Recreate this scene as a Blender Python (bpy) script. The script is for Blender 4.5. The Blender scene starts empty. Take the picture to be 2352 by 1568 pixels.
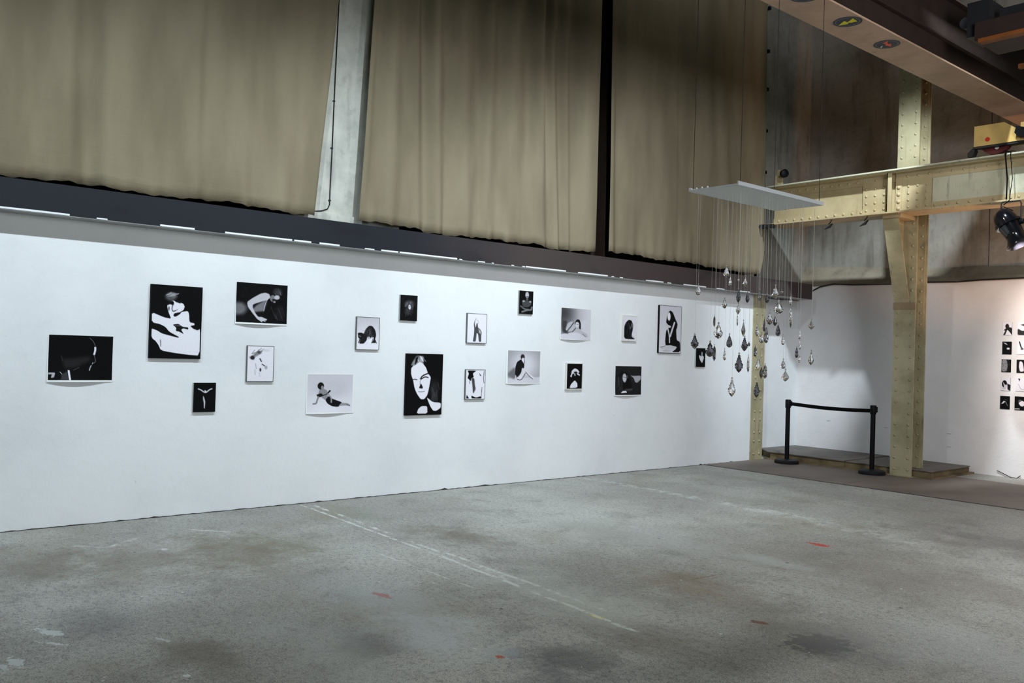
import bpy, bmesh, math, random
import numpy as np
from mathutils import Vector, Matrix
random.seed(7); rng = np.random.RandomState(7)
S = bpy.context.scene
COL = S.collection

# ------------------------------------------------------------------ camera
W, H, FL = 2352.0, 1568.0, 2051.5
CAM = Vector((8.21, 0.0, 1.6))
FW = Vector((-0.75879204, 0.65123996, 0.01100722))
RT = Vector((0.65123347, 0.7582724, 0.03029727))
UP = Vector((-0.01138433, -0.0301576, 0.99948032))
cd = bpy.data.cameras.new('camera'); cam = bpy.data.objects.new('camera', cd); COL.objects.link(cam)
M = Matrix((RT, UP, -FW)).transposed().to_4x4(); M.translation = CAM
cam.matrix_world = M
cd.sensor_width = 36.0; cd.lens = FL * 36.0 / W; cd.clip_start = 0.05; cd.clip_end = 200
S.camera = cam

def at(x, y, ax, v):
    """photo pixel -> the point where its sight line meets the plane axis=v"""
    d = FW + RT * ((x - W / 2) / FL) - UP * ((y - H / 2) / FL)
    t = (v - CAM[ax]) / d[ax]
    return CAM + d * t

# ------------------------------------------------------------------ exposure, world, lights
S.view_settings.view_transform = 'Standard'; S.view_settings.look = 'None'
S.view_settings.gamma = 1.0; S.view_settings.use_curve_mapping = False
S.view_settings.exposure = 0.0
S.cycles.use_denoising = True
S.cycles.max_bounces = 10; S.cycles.transmission_bounces = 10; S.cycles.caustics_reflective = False
S.cycles.caustics_refractive = False

wd = bpy.data.worlds.new('world'); S.world = wd; wd.use_nodes = True
wd.node_tree.nodes['Background'].inputs[0].default_value = (0.55, 0.62, 0.7, 1)
wd.node_tree.nodes['Background'].inputs[1].default_value = 0.15

def spot(name, loc, target, watt, color, deg=110, blend=0.5, radius=0.05):
    l = bpy.data.lights.new(name, 'SPOT'); l.energy = watt; l.color = color
    l.spot_size = math.radians(deg); l.spot_blend = blend; l.shadow_soft_size = radius
    o = bpy.data.objects.new(name, l); COL.objects.link(o); o.location = loc
    o.rotation_euler = (Vector(target) - Vector(loc)).to_track_quat('-Z', 'Y').to_euler()
    return o
def area(name, loc, target, watt, color, sx, sy):
    l = bpy.data.lights.new(name, 'AREA'); l.energy = watt; l.color = color; l.shape = 'RECTANGLE'; l.size = sx; l.size_y = sy
    o = bpy.data.objects.new(name, l); COL.objects.link(o); o.location = loc
    o.rotation_euler = (Vector(target) - Vector(loc)).to_track_quat('-Z', 'Y').to_euler()
    return o
COOL = (0.80, 0.92, 1.0); WARM = (1.0, 0.56, 0.30)
for i, (yy, ty, e) in enumerate([(-2.2, -1.6, 270), (0.0, 0.6, 310), (2.2, 3.0, 380), (4.4, 5.4, 430), (6.6, 8.4, 540)]):
    spot('wall_washer_lamp', (3.15, yy, 5.15), (0.1, ty, 1.1), e, COOL, 104, 1.0, 0.045)
spot('corner_lamp', (4.3, 8.8, 7.2), (1.2, 13.4, 1.5), 2000, COOL, 48, 0.7, 0.10)
area('back_wall_fill', (7.6, 6.6, 4.4), (2.4, 13.9, 1.4), 150, (0.92, 0.94, 1.0), 1.2, 1.2)  # unseen soft fill, added to brighten the back wall
for x, y, e in ((6.4, 1.2, 270), (5.4, 4.4, 330), (5.6, 8.0, 330), (8.6, 5.5, 260)):
    spot('hall_floor_lamp', (x, y, 7.4), (x - .3, y + .2, 0), e * 1.25, (0.93, 0.97, 0.98), 62, 1.0, 0.3)
spot('picture_lamp', (3.86, 11.98, 3.10), (4.5, 13.9, 1.9), 420, (1.0, 0.90, 0.84), 96, 0.7, 0.06)
spot('picture_lamp', (5.9, 11.9, 3.1), (5.9, 13.9, 1.7), 70, WARM, 120, 0.7, 0.06)  # added out-of-view lamp, its bounce warms the corner
spot('warm_bounce_fill', (4.95, 12.0, 1.2), (2.7, 13.2, 3.7), 210, (1.0, 0.50, 0.24), 66, 0.8, 0.12)  # added unseen, stands in for warm bounce from the picture lamps
spot('rail_fill', (2.95, 6.6, 6.0), (3.0, 12.2, 3.9), 210, (1.0, 0.94, 0.82), 30, 1.0, 0.15)  # added unseen spot, lights the rail beam where the bridge girder shades it
area('hall_fill', (14.5, 1.0, 3.4), (2.0, 7.0, 1.4), 350, (0.9, 0.97, 1.0), 5.0, 3.2)  # added broad fill from the far side, lifts the shade under the ledge

# ------------------------------------------------------------------ node helpers
def lin(r, g, b):
    f = lambda c: (c / 255 / 12.92) if c / 255 <= 0.04045 else ((c / 255 + 0.055) / 1.055) ** 2.4
    return (f(r), f(g), f(b), 1.0)
class NT:
    def __init__(s, name, rough=0.6, spec=0.3, metal=0.0):
        s.m = bpy.data.materials.new(name); s.m.use_nodes = True
        s.t = s.m.node_tree; s.n = s.t.nodes; s.l = s.t.links
        s.b = s.n['Principled BSDF']
        s.b.inputs['Roughness'].default_value = rough
        s.b.inputs['Specular IOR Level'].default_value = spec
        s.b.inputs['Metallic'].default_value = metal
        s.pos = s.n.new('ShaderNodeNewGeometry').outputs['Position']
    def link(s, a, b):
        if hasattr(a, 'is_output') or isinstance(a, bpy.types.NodeSocket): s.l.new(a, b)
        else: b.default_value = a
    def math(s, op, a, b=0.0, c=None, clamp=False):
        n = s.n.new('ShaderNodeMath'); n.operation = op; n.use_clamp = clamp
        s.link(a, n.inputs[0]); s.link(b, n.inputs[1])
        if c is not None: s.link(c, n.inputs[2])
        return n.outputs[0]
    def vmath(s, op, a, b=(0, 0, 0)):
        n = s.n.new('ShaderNodeVectorMath'); n.operation = op
        s.link(a, n.inputs[0]); s.link(b, n.inputs[1])
        return n.outputs['Value'] if op in ('LENGTH', 'DOT_PRODUCT', 'DISTANCE') else n.outputs[0]
    def noise(s, scale, detail=4, rough=0.55, stretch=(1, 1, 1), dist=0.0, off=(0, 0, 0)):
        n = s.n.new('ShaderNodeTexNoise'); n.inputs['Scale'].default_value = scale
        n.inputs['Detail'].default_value = detail; n.inputs['Roughness'].default_value = rough
        n.inputs['Distortion'].default_value = dist
        v = s.vmath('MULTIPLY', s.pos, stretch); v = s.vmath('ADD', v, off)
        s.l.new(v, n.inputs['Vector']); return n.outputs['Fac']
    def voro(s, scale, stretch=(1, 1, 1)):
        n = s.n.new('ShaderNodeTexVoronoi'); n.inputs['Scale'].default_value = scale
        s.l.new(s.vmath('MULTIPLY', s.pos, stretch), n.inputs['Vector']); return n.outputs['Distance'], n.outputs['Color']
    def rng(s, v, a, b, c=0.0, d=1.0, smooth=True):
        n = s.n.new('ShaderNodeMapRange'); n.interpolation_type = 'SMOOTHSTEP' if smooth else 'LINEAR'
        s.link(v, n.inputs[0]); n.inputs[1].default_value = a; n.inputs[2].default_value = b
        n.inputs[3].default_value = c; n.inputs[4].default_value = d; return n.outputs[0]
    def mix(s, f, a, b, mode='MIX'):
        n = s.n.new('ShaderNodeMix'); n.data_type = 'RGBA'; n.blend_type = mode
        s.link(f, n.inputs[0]); s.link(a, n.inputs[6]); s.link(b, n.inputs[7]); return n.outputs[2]
    def bump(s, h, strength=0.3, dist=0.01):
        n = s.n.new('ShaderNodeBump'); n.inputs['Strength'].default_value = strength; n.inputs['Distance'].default_value = dist
        s.l.new(h, n.inputs['Height']); s.l.new(n.outputs[0], s.b.inputs['Normal'])
    def color(s, c): s.link(c, s.b.inputs['Base Color']); return s.m

def flat_mat(name, rgb, rough=0.6, spec=0.3, metal=0.0, var=0.12, scale=6.0):
    t = NT(name, rough, spec, metal)
    c = lin(*rgb); d = tuple(x * (1 - var * 2.2) for x in c[:3]) + (1,)
    t.color(t.mix(t.rng(t.noise(scale), 0.35, 0.75), c, d)); return t.m

# white painted plaster
def plaster(name, rgb, dirt, dirt_amt=0.25):
    t = NT(name, 0.7, 0.2)
    n1 = t.noise(0.9, 5); n2 = t.noise(7, 5, 0.6); n3 = t.noise(45, 3)
    c = t.mix(t.math('MULTIPLY', t.rng(n1, 0.4, 0.75), dirt_amt), lin(*rgb), lin(*dirt))
    c = t.mix(t.math('MULTIPLY', t.rng(n2, 0.55, 0.8), dirt_amt * 0.5), c, lin(*dirt))
    sp = t.rng(t.noise(11, 2, 0.5, off=(3, 7, 1)), 0.76, 0.80)
    c = t.mix(t.math('MULTIPLY', sp, 0.25), c, lin(120, 120, 118))
    h = t.math('ADD', t.math('MULTIPLY', n2, 0.8), t.math('MULTIPLY', n3, 0.15))
    t.bump(h, 0.35, 0.02); return t.color(c)
WHITE = plaster('white_painted_plaster', (236, 238, 240), (205, 209, 212), 0.35)
BACKWHITE = plaster('back_white_plaster', (232, 230, 230), (205, 203, 203), 0.4)
def concrete(name, a, b, d):
    t = NT(name, 0.85, 0.15)
    n1 = t.noise(1.3, 6, 0.6); n2 = t.noise(9, 5, 0.65); st = t.noise(6, 4, 0.6, (1, 1, 0.12))
    c = t.mix(t.rng(n1, 0.35, 0.7), lin(*a), lin(*b))
    c = t.mix(t.math('MULTIPLY', t.rng(st, 0.5, 0.75), 0.5), c, lin(*d))
    c = t.mix(t.math('MULTIPLY', t.rng(n2, 0.5, 0.75), 0.3), c, lin(*d))
    t.bump(n2, 0.4, 0.02); return t.color(c)
UPPER = concrete('upper_wall_concrete', (158, 156, 148), (134, 131, 122), (88, 84, 76))
SILLM = concrete('sill_concrete', (160, 150, 132), (138, 128, 110), (100, 92, 80))
PILL = concrete('pillar_concrete', (212, 212, 202), (172, 173, 165), (112, 112, 106))
CEILM = concrete('ceiling_concrete', (120, 118, 104), (95, 92, 80), (60, 58, 50))

# cream painted steel
def cream(name, a=(184, 168, 132), b=(166, 149, 113), g=(92, 82, 62), amt=0.5):
    t = NT(name, 0.5, 0.35)
    n1 = t.noise(2.2, 5, 0.6); st = t.noise(9, 5, 0.65, (1, 1, 0.12)); n3 = t.noise(38, 3)
    c = t.mix(t.rng(n1, 0.35, 0.7), lin(*a), lin(*b))
    c = t.mix(t.math('MULTIPLY', t.rng(st, 0.56, 0.76), amt), c, lin(*g))
    c = t.mix(t.math('MULTIPLY', t.rng(n3, 0.66, 0.74), amt * 0.8), c, lin(70, 60, 45))
    t.bump(n3, 0.2, 0.004); return t.color(c)
CREAM = cream('cream_painted_steel')
CREAMG = cream('worn_cream_steel', (196, 194, 172), (172, 170, 148), (74, 74, 68), 0.8)
COLM = cream('column_cream_steel', (172, 164, 132), (144, 136, 106), (86, 80, 62), 0.95)
GIRD = cream('girder_paint', (176, 146, 122), (158, 130, 106), (108, 84, 66), 0.4)
TRUCK = flat_mat('truck_yellow_paint', (196, 164, 98), 0.5, 0.3, 0, 0.08)
DARKST = flat_mat('dark_brown_steel', (44, 32, 27), 0.6, 0.3)
BLACKST = flat_mat('black_steel', (30, 30, 32), 0.5, 0.4)
BLACKPL = flat_mat('black_plastic', (9, 9, 11), 0.5, 0.15, 0, 0.05)
GLOSSBLK = NT('glossy_black_enamel', 0.12, 0.6).color(lin(14, 14, 18))
BELT = flat_mat('black_webbing', (10, 10, 11), 0.9, 0.1)
ORANGE = flat_mat('orange_steel', (116, 64, 22), 0.6, 0.3)
RUBBER = flat_mat('floor_base_black', (22, 23, 26), 0.6, 0.3)
WIRE = flat_mat('dark_wire', (48, 42, 34), 0.5, 0.3)
PANELW = flat_mat('white_panel_edge', (236, 238, 242), 0.6, 0.3, 0, 0.02)
REDP = flat_mat('red_paint', (190, 40, 20), 0.5)
WHEELM = flat_mat('wheel_dark_red', (96, 40, 38), 0.5)
LINER = flat_mat('white_hub', (220, 215, 205), 0.5)

def panel_face():
    t = NT('perforated_panel', 0.6, 0.3)
    d, _ = t.voro(160)
    c = t.mix(t.rng(d, 0.18, 0.3), lin(190, 192, 192), lin(240, 242, 242))
    return t.color(c)
PANELF = panel_face()
def ledge_mat():
    t = NT('ledge_dark_paint', 0.7, 0.3)
    sx = t.n.new('ShaderNodeSeparateXYZ'); t.l.new(t.pos, sx.inputs[0])
    f = t.rng(t.math('ADD', sx.outputs[1], t.math('MULTIPLY', t.noise(1.5), 0.8)), 5.5, 8.0)
    c = t.mix(f, lin(30, 32, 40), lin(68, 59, 57))
    c = t.mix(t.math('MULTIPLY', t.rng(t.noise(4, 5, 0.6, (1, 0.3, 1)), 0.5, 0.75), 0.45), c, lin(24, 24, 28))
    t.bump(t.noise(30, 3), 0.2, 0.005); return t.color(c)
LEDGE = ledge_mat()
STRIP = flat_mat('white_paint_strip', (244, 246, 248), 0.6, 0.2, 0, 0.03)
def cloth():
    t = NT('beige_curtain_cloth', 0.95, 0.1)
    n = t.noise(3, 4, 0.5, (1, 1, 0.25)); fine = t.noise(60, 2, 0.5, (1, 1, 0.3))
    c = t.mix(t.rng(n, 0.3, 0.7), lin(141, 131, 109), lin(125, 115, 95))
    wr = t.noise(5, 5, 0.6, (1, 0.5, 3))
    t.bump(t.math('ADD', t.math('MULTIPLY', wr, 0.7), t.math('MULTIPLY', fine, 0.15)), 0.35, 0.02)
    return t.color(c)
CLOTH = cloth()
GLASS = NT('crystal_glass', 0.0, 0.5); GLASS.b.inputs['Transmission Weight'].default_value = 1.0
GLASS.b.inputs['IOR'].default_value = 1.55; GLASS = GLASS.color((0.97, 0.97, 0.98, 1))
DARKGLASS = NT('darkened_crystal_glass', 0.0, 0.5); DARKGLASS.b.inputs['Transmission Weight'].default_value = 1.0  # clear glass tinted dark, in place of the dark surroundings it would refract
DARKGLASS.b.inputs['IOR'].default_value = 1.85; DARKGLASS = DARKGLASS.color((0.26, 0.26, 0.30, 1))
THREAD = NT('clear_thread', 0.4, 0.5); THREAD.b.inputs['Transmission Weight'].default_value = 0.0
THREAD = THREAD.color(lin(232, 230, 226))
PLINTHT = flat_mat('plinth_steel_top', (112, 104, 98), 0.55, 0.35, 0.0, 0.2, 3)
PLINTHS = flat_mat('plinth_side', (128, 112, 84), 0.7, 0.2, 0.0, 0.25, 4)
LAMPGLOW = bpy.data.materials.new('lamp_glow'); LAMPGLOW.use_nodes = True
_b = LAMPGLOW.node_tree.nodes['Principled BSDF']; _b.inputs['Emission Color'].default_value = (1, 0.95, 0.9, 1)
_b.inputs['Emission Strength'].default_value = 9.0

def print_mat():
    t = NT('photo_paper_print', 0.6, 0.08)
    a = t.n.new('ShaderNodeAttribute'); a.attribute_name = 'tone'
    return t.color(a.outputs['Color'])
PRINT = print_mat()
PAPER = flat_mat('white_photo_paper', (238, 240, 240), 0.55, 0.25, 0, 0.01)
FRBLACK = flat_mat('black_frame', (8, 8, 9), 0.6, 0.1, 0, 0.05)
FRGREY = flat_mat('grey_metal_frame', (104, 106, 104), 0.5, 0.3, 0, 0.05)
FRWHITE = flat_mat('white_frame', (222, 220, 214), 0.6, 0.2, 0, 0.03)
CANVSIDE = flat_mat('pale_canvas_side', (176, 178, 174), 0.7, 0.2, 0, 0.05)

def floor_mat():
    t = NT('worn_concrete_floor', 0.62, 0.35)
    big = t.noise(0.55, 5, 0.6, off=(4, 2, 0)); mid = t.noise(2.2, 6, 0.65, dist=0.5); fine = t.noise(28, 5, 0.75); grain = t.noise(130, 3, 0.7)
    c = t.mix(t.rng(big, 0.38, 0.66), lin(160, 158, 150), lin(188, 188, 180))
    c = t.mix(t.math('MULTIPLY', t.rng(mid, 0.5, 0.72), 0.55), c, lin(120, 118, 110))
    c = t.mix(t.math('MULTIPLY', t.rng(fine, 0.46, 0.66), 0.6), c, lin(92, 94, 94))
    c = t.mix(t.math('MULTIPLY', t.rng(grain, 0.52, 0.62), 0.75), c, lin(62, 64, 66))
    c = t.mix(t.math('MULTIPLY', t.rng(t.noise(90, 3, 0.7, off=(9, 9, 9)), 0.56, 0.66), 0.6), c, lin(214, 218, 214))
    brown = t.rng(t.noise(0.8, 5, 0.6, off=(11, 5, 0)), 0.52, 0.72)
    c = t.mix(t.math('MULTIPLY', brown, 0.35), c, lin(128, 116, 92))
    warp = t.math('MULTIPLY', t.math('SUBTRACT', t.noise(3.0, 6, 0.7), 0.5), 3.2)
    edgew = t.math('MULTIPLY', t.math('SUBTRACT', t.noise(18.0, 5, 0.75), 0.5), 4.0)
    def blob(x, y, rx, ry, rgb, amt, hard=0.0, ang=0.0):
        nonlocal c
        p = at(x, y, 2, 0.0)
        v = t.vmath('SUBTRACT', t.pos, (p.x, p.y, 0))
        if ang:
            r = t.n.new('ShaderNodeVectorRotate'); r.rotation_type = 'Z_AXIS'; r.inputs['Angle'].default_value = -ang
            t.l.new(v, r.inputs['Vector']); v = r.outputs[0]
        d = t.vmath('LENGTH', t.vmath('MULTIPLY', v, (1 / rx, 1 / ry, 0)))
        d = t.math('ADD', d, edgew if hard else warp)
        m = t.rng(d, 1.05, 0.9) if hard else t.rng(d, 1.4, 0.1)
        c = t.mix(t.math('MULTIPLY', m, amt * (1 if hard else .8)), c, lin(*rgb))
    # soft stains, and broad paler and darker patches
    blob(1050, 1228, .55, .30, (96, 84, 66), .75); blob(1370, 1215, .5, .3, (104, 98, 74), .5)
    blob(300, 1290, .8, .7, (108, 94, 80), .55); blob(560, 1270, 1.0, .45, (104, 92, 74), .6)
    blob(60, 1300, .6, .5, (100, 90, 78), .55); blob(640, 1250, .5, .4, (110, 104, 74), .5)
    blob(460, 1500, .35, .2, (96, 84, 68), .75); blob(835, 1492, .17, .15, (98, 92, 82), .8); blob(850, 1470, .3, .14, (92, 92, 92), .6)
    blob(230, 1430, .35, .22, (96, 92, 96), .6); blob(1330, 1525, .42, .28, (66, 70, 74), .75); blob(1250, 1545, .3, .25, (72, 76, 80), .6)
    blob(1480, 1460, .55, .3, (92, 84, 76), .6); blob(1880, 1478, .16, .2, (86, 86, 90), .75, 1); blob(1950, 1500, .3, .2, (88, 88, 92), .6); blob(1910, 1460, .3, .3, (96, 96, 98), .5)
    blob(2100, 1330, 1.3, .8, (116, 110, 102), .45); blob(1700, 1390, .9, .5, (112, 106, 94), .45); blob(2250, 1500, .8, .5, (176, 178, 180), .4)
    blob(2300, 1250, 1.2, .6, (96, 92, 88), .55); blob(1580, 1340, .5, .3, (134, 118, 86), .5)
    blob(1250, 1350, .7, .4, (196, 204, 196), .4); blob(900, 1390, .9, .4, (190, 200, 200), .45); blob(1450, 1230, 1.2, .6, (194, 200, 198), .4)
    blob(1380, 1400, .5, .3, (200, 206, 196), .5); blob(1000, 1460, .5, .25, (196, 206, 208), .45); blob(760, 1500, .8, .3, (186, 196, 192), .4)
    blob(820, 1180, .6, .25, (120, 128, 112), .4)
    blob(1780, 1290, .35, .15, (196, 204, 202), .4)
    # paint marks
    blob(1883, 1251, .10, .045, (196, 62, 50), .9, 1); blob(877, 1366, .09, .035, (170, 60, 62), .55, 1); blob(1371, 1415, .05, .03, (206, 190, 70), .9, 1)
    blob(1148, 1508, .03, .02, (180, 80, 50), .9, 1); blob(1745, 1429, .05, .035, (110, 72, 62), .9, 1)
    blob(115, 1452, .1, .035, (206, 214, 212), .75, 1, 0.4); blob(125, 1478, .015, .09, (206, 214, 212), .75, 1, -0.9)
    blob(35, 1520, .085, .03, (206, 214, 212), .8, 1); blob(5, 1532, .06, .02, (206, 214, 212), .7, 1); blob(376, 1261, .035, .025, (200, 206, 204), .8, 1)
    blob(430, 1551, .018, .014, (214, 220, 218), .9, 1); blob(372, 1468, .06, .015, (196, 204, 202), .7, 1, 0.3)
    def scratch(x0, y0, x1, y1, w, amt, thr=0.45, rgb=(212, 218, 212), soft=0.008):
        nonlocal c
        a = at(x0, y0, 2, 0.0); b = at(x1, y1, 2, 0.0); dx, dy = b.x - a.x, b.y - a.y; L = math.hypot(dx, dy); dx /= L; dy /= L
        v = t.vmath('SUBTRACT', t.pos, (a.x, a.y, 0))
        al = t.vmath('DOT_PRODUCT', v, (dx, dy, 0)); ac = t.vmath('DOT_PRODUCT', v, (-dy, dx, 0))
        ac = t.math('ABSOLUTE', t.math('ADD', ac, t.math('MULTIPLY', t.math('SUBTRACT', t.noise(2.5, 3), 0.5), 0.05)))
        m = t.math('MULTIPLY', t.rng(ac, w + soft, w), t.math('MULTIPLY', t.rng(al, -0.02, 0.05), t.rng(al, L + 0.05, L - 0.05)))
        m = t.math('MULTIPLY', m, t.rng(t.noise(6, 6, 0.8, off=(x0 * .01, 1, 0)), thr, thr + 0.1))
        c = t.mix(t.math('MULTIPLY', m, amt), c, lin(*rgb))
    scratch(688, 1158, 1005, 1274, .012, .75, .44); scratch(1005, 1274, 1460, 1449, .014, .75, .42)
    scratch(715, 1158, 1012, 1268, .016, .75, .47); scratch(1020, 1268, 1400, 1405, .014, .7, .46)
    scratch(1095, 1297, 1195, 1340, .035, .6, .46); scratch(870, 1270, 1090, 1350, .006, .5, .46)
    scratch(1340, 1096, 1800, 1180, .06, .45, .47, soft=.05); scratch(1720, 1165, 2120, 1250, .10, .4, .48, soft=.08)
    scratch(1480, 1430, 1520, 1452, .012, .5, .46); scratch(430, 1216, 530, 1221, .006, .7, .4); scratch(1576, 1334, 1660, 1318, .004, .6, .4, (120, 90, 60))
    scratch(136, 1252, 250, 1256, .02, .4, .45); scratch(250, 1256, 318, 1234, .02, .45, .45)
    # tiny paint flecks
    d, vc = t.voro(5.5); sp = t.n.new('ShaderNodeSeparateColor'); t.l.new(vc, sp.inputs[0])
    m = t.math('MULTIPLY', t.rng(t.math('ADD', d, t.math('MULTIPLY', edgew, .02)),   .055, .04), t.rng(sp.outputs[0], .45, .5))
    c = t.mix(t.math('MULTIPLY', m, .8), c, lin(214, 220, 216))
    d2, vc2 = t.voro(2.1, (1, 1.3, 1)); m2 = t.math('MULTIPLY', t.rng(d2, .04, .025), 1.0)
    c = t.mix(t.math('MULTIPLY', m2, .8), c, lin(56, 56, 58))
    t.bump(t.math('ADD', t.math('MULTIPLY', fine, .6), t.math('MULTIPLY', grain, .4)), .35, .006)
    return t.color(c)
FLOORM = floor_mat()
def plate_mat():
    t = NT('ribbed_floor_plate', 0.6, 0.3, 0.0)
    c = t.mix(t.rng(t.noise(1.2, 5), .35, .7), lin(128, 116, 106), lin(108, 98, 92))
    sx = t.n.new('ShaderNodeSeparateXYZ'); t.l.new(t.pos, sx.inputs[0])
    w = t.math('SINE', t.math('MULTIPLY', t.math('ADD', sx.outputs[0], sx.outputs[1]), 150.0)); w2 = t.math('SINE', t.math('MULTIPLY', t.math('SUBTRACT', sx.outputs[0], sx.outputs[1]), 150.0))
    g = t.math('MULTIPLY', w, w2)
    c = t.mix(t.math('MULTIPLY', t.rng(g, -.3, .6), .3), c, lin(70, 62, 58))
    c = t.mix(t.rng(t.noise(14, 4, .7, (1, 3, 1)), .72, .78), c, lin(190, 185, 178))
    t.bump(g, .3, .004); return t.color(c)
PLATEM = plate_mat()

# ------------------------------------------------------------------ mesh helpers
class MB:
    def __init__(s): s.v = []; s.f = []; s.smooth = False
    def add(s, verts, faces):
        o = len(s.v); s.v += [tuple(p) for p in verts]; s.f += [tuple(i + o for i in f) for f in faces]; return s
    def box(s, x0, x1, y0, y1, z0, z1):
        v = [(x, y, z) for x in (x0, x1) for y in (y0, y1) for z in (z0, z1)]
        return s.add(v, [(0, 1, 3, 2), (4, 6, 7, 5), (0, 4, 5, 1), (2, 3, 7, 6), (0, 2, 6, 4), (1, 5, 7, 3)])
    def prism(s, poly, d, inv=False):
        """poly: 3-D points of one face; d: extrusion vector"""
        n = len(poly); d = Vector(d); a = [Vector(p) for p in poly]
        v = a + [p + d for p in a]
        return s.add(v, [tuple(range(n - 1, -1, -1)), tuple(range(n, 2 * n))] + [(i, (i + 1) % n, n + (i + 1) % n, n + i) for i in range(n)])
    def tube(s, pts, r, seg=8, cap=True):
        pts = [Vector(p) for p in pts]; rs = r if isinstance(r, (list, tuple)) else [r] * len(pts)
        rings = []; prev = None
        for i, p in enumerate(pts):
            t = (pts[min(i + 1, len(pts) - 1)] - pts[max(i - 1, 0)]).normalized()
            if prev is None:
                a = t.orthogonal().normalized()
            else:
                a = (prev - t * prev.dot(t)); a = a.normalized() if a.length > 1e-6 else t.orthogonal().normalized()
            prev = a; b = t.cross(a)
            rings.append([p + (a * math.cos(2 * math.pi * k / seg) + b * math.sin(2 * math.pi * k / seg)) * rs[i] for k in range(seg)])
        v = [q for rg in rings for q in rg]; f = []
        for i in range(len(rings) - 1):
            for k in range(seg):
                f.append((i * seg + k, i * seg + (k + 1) % seg, (i + 1) * seg + (k + 1) % seg, (i + 1) * seg + k))
        if cap: f.append(tuple(range(seg - 1, -1, -1))); f.append(tuple((len(rings) - 1) * seg + k for k in range(seg)))
        return s.add(v, f)
    def lathe(s, prof, c, axis=(0, 0, 1), seg=24):
        c = Vector(c); ax = Vector(axis).normalized()
        return s.tube([c + ax * (h + i * 1e-6) for i, (r, h) in enumerate(prof)], [max(r, 1e-4) for r, h in prof], seg) if False else s._lathe(prof, c, ax, seg)
    def _lathe(s, prof, c, ax, seg):
        a = ax.orthogonal().normalized(); b = ax.cross(a); v = []; f = []
        for r, h in prof:
            v += [c + ax * h + (a * math.cos(2 * math.pi * k / seg) + b * math.sin(2 * math.pi * k / seg)) * max(r, 1e-5) for k in range(seg)]
        for i in range(len(prof) - 1):
            for k in range(seg): f.append((i * seg + k, i * seg + (k + 1) % seg, (i + 1) * seg + (k + 1) % seg, (i + 1) * seg + k))
        f.append(tuple(range(seg - 1, -1, -1))); f.append(tuple((len(prof) - 1) * seg + k for k in range(seg)))
        return s.add(v, f)
    def mesh(s, name, mat, smooth=False, bevel=0.0):
        me = bpy.data.meshes.new(name); me.from_pydata(s.v, [], s.f); me.materials.append(mat)
        bm = bmesh.new(); bm.from_mesh(me)
        bmesh.ops.remove_doubles(bm, verts=bm.verts, dist=1e-6) if smooth else None
        bmesh.ops.recalc_face_normals(bm, faces=bm.faces)
        if bevel: bmesh.ops.bevel(bm, geom=list(bm.edges), offset=bevel, segments=2, affect='EDGES', profile=0.6)
        bm.to_mesh(me); bm.free()
        if smooth:
            for p in me.polygons: p.use_smooth = True
            try: me.set_sharp_from_angle(angle=math.radians(40))
            except Exception: pass
        return me
    def obj(s, name, mat, parent=None, smooth=False, bevel=0.0, **kw):
        return link(name, s.mesh(name, mat, smooth, bevel), parent, **kw)
def link(name, data, parent=None, loc=None, rot=None, label=None, cat=None, group=None, kind=None):
    o = bpy.data.objects.new(name, data); COL.objects.link(o)
    if parent is not None: o.parent = parent; o.matrix_parent_inverse = Matrix.Translation(-parent.location) if parent.rotation_euler.z == 0 else parent_inv(parent)
    if loc is not None: o.location = loc
    if rot is not None: o.rotation_euler = rot
    return tag(o, label, cat, group, kind)
def parent_inv(p): return (Matrix.Translation(p.location) @ p.rotation_euler.to_matrix().to_4x4()).inverted()
def tag(o, label=None, cat=None, group=None, kind=None):
    if label: o['label'] = label
    if cat: o['category'] = cat
    if group: o['group'] = group
    if kind: o['kind'] = kind
    return o
def thing(name, loc, label, cat, group=None): return link(name, None, None, loc, None, label, cat, group)
def struct(name, mb, mat, **kw): return mb.obj(name, mat, None, kind='structure', **kw)

# ------------------------------------------------------------------ structure
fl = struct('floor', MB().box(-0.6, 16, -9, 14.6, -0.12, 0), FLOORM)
# lower left wall: bay up to the wall column, then set back a little beside the corner
struct('wall_left', MB().box(-0.6, 0, -9, 12.36, 0, 2.62), WHITE)
struct('wall_corner_return', MB().box(-0.75, -0.35, 12.36, 14.3, 0, 2.62), WHITE)
WIN = flat_mat('blacked_out_window_wall', (40, 38, 36), 0.8, 0.2)
struct('wall_left_upper', MB().box(-0.75, -0.45, -9, 12.1, 2.62, 8.2), WIN)
struct('wall_left_corner', MB().box(-0.75, -0.35, 12.1, 14.3, 2.62, 8.2), UPPER)
bw = MB(); bw.box(-0.6, 16, 13.9, 14.4, 0, 2.88)
struct('wall_back', bw, BACKWHITE)
sl = MB()
xs = [-0.4 + i * 0.41 for i in range(41)]
sv = []
for x in xs:
    zt = 3.24 - min(1, max(0, (x + 0.3) / 2.2)) * 0.14 + 0.012 * math.sin(x * 3.1)
    zb = 2.875 + 0.008 * math.sin(x * 2.3)
    sv += [(x, 13.87, zb), (x, 13.91, zb + 0.05), (x, 14.12, zt), (x, 14.3, zt), (x, 14.3, zb)]
sf = []
for i in range(len(xs) - 1):
    for k in range(5): sf.append((i * 5 + k, i * 5 + (k + 1) % 5, (i + 1) * 5 + (k + 1) % 5, (i + 1) * 5 + k))
sl.add(sv, sf); struct('trim_1', sl, SILLM)
up = MB()
up.box(-0.6, 2.68, 14.12, 14.5, 2.9, 8.2); up.box(2.695, 6.2, 14.10, 14.5, 2.9, 8.2); up.box(6.21, 16, 14.12, 14.5, 2.9, 8.2)
struct('wall_back_upper', up, UPPER)
struct('wall_front', MB().box(-0.6, 16, -9.3, -9, 0, 8.2), UPPER)
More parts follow.
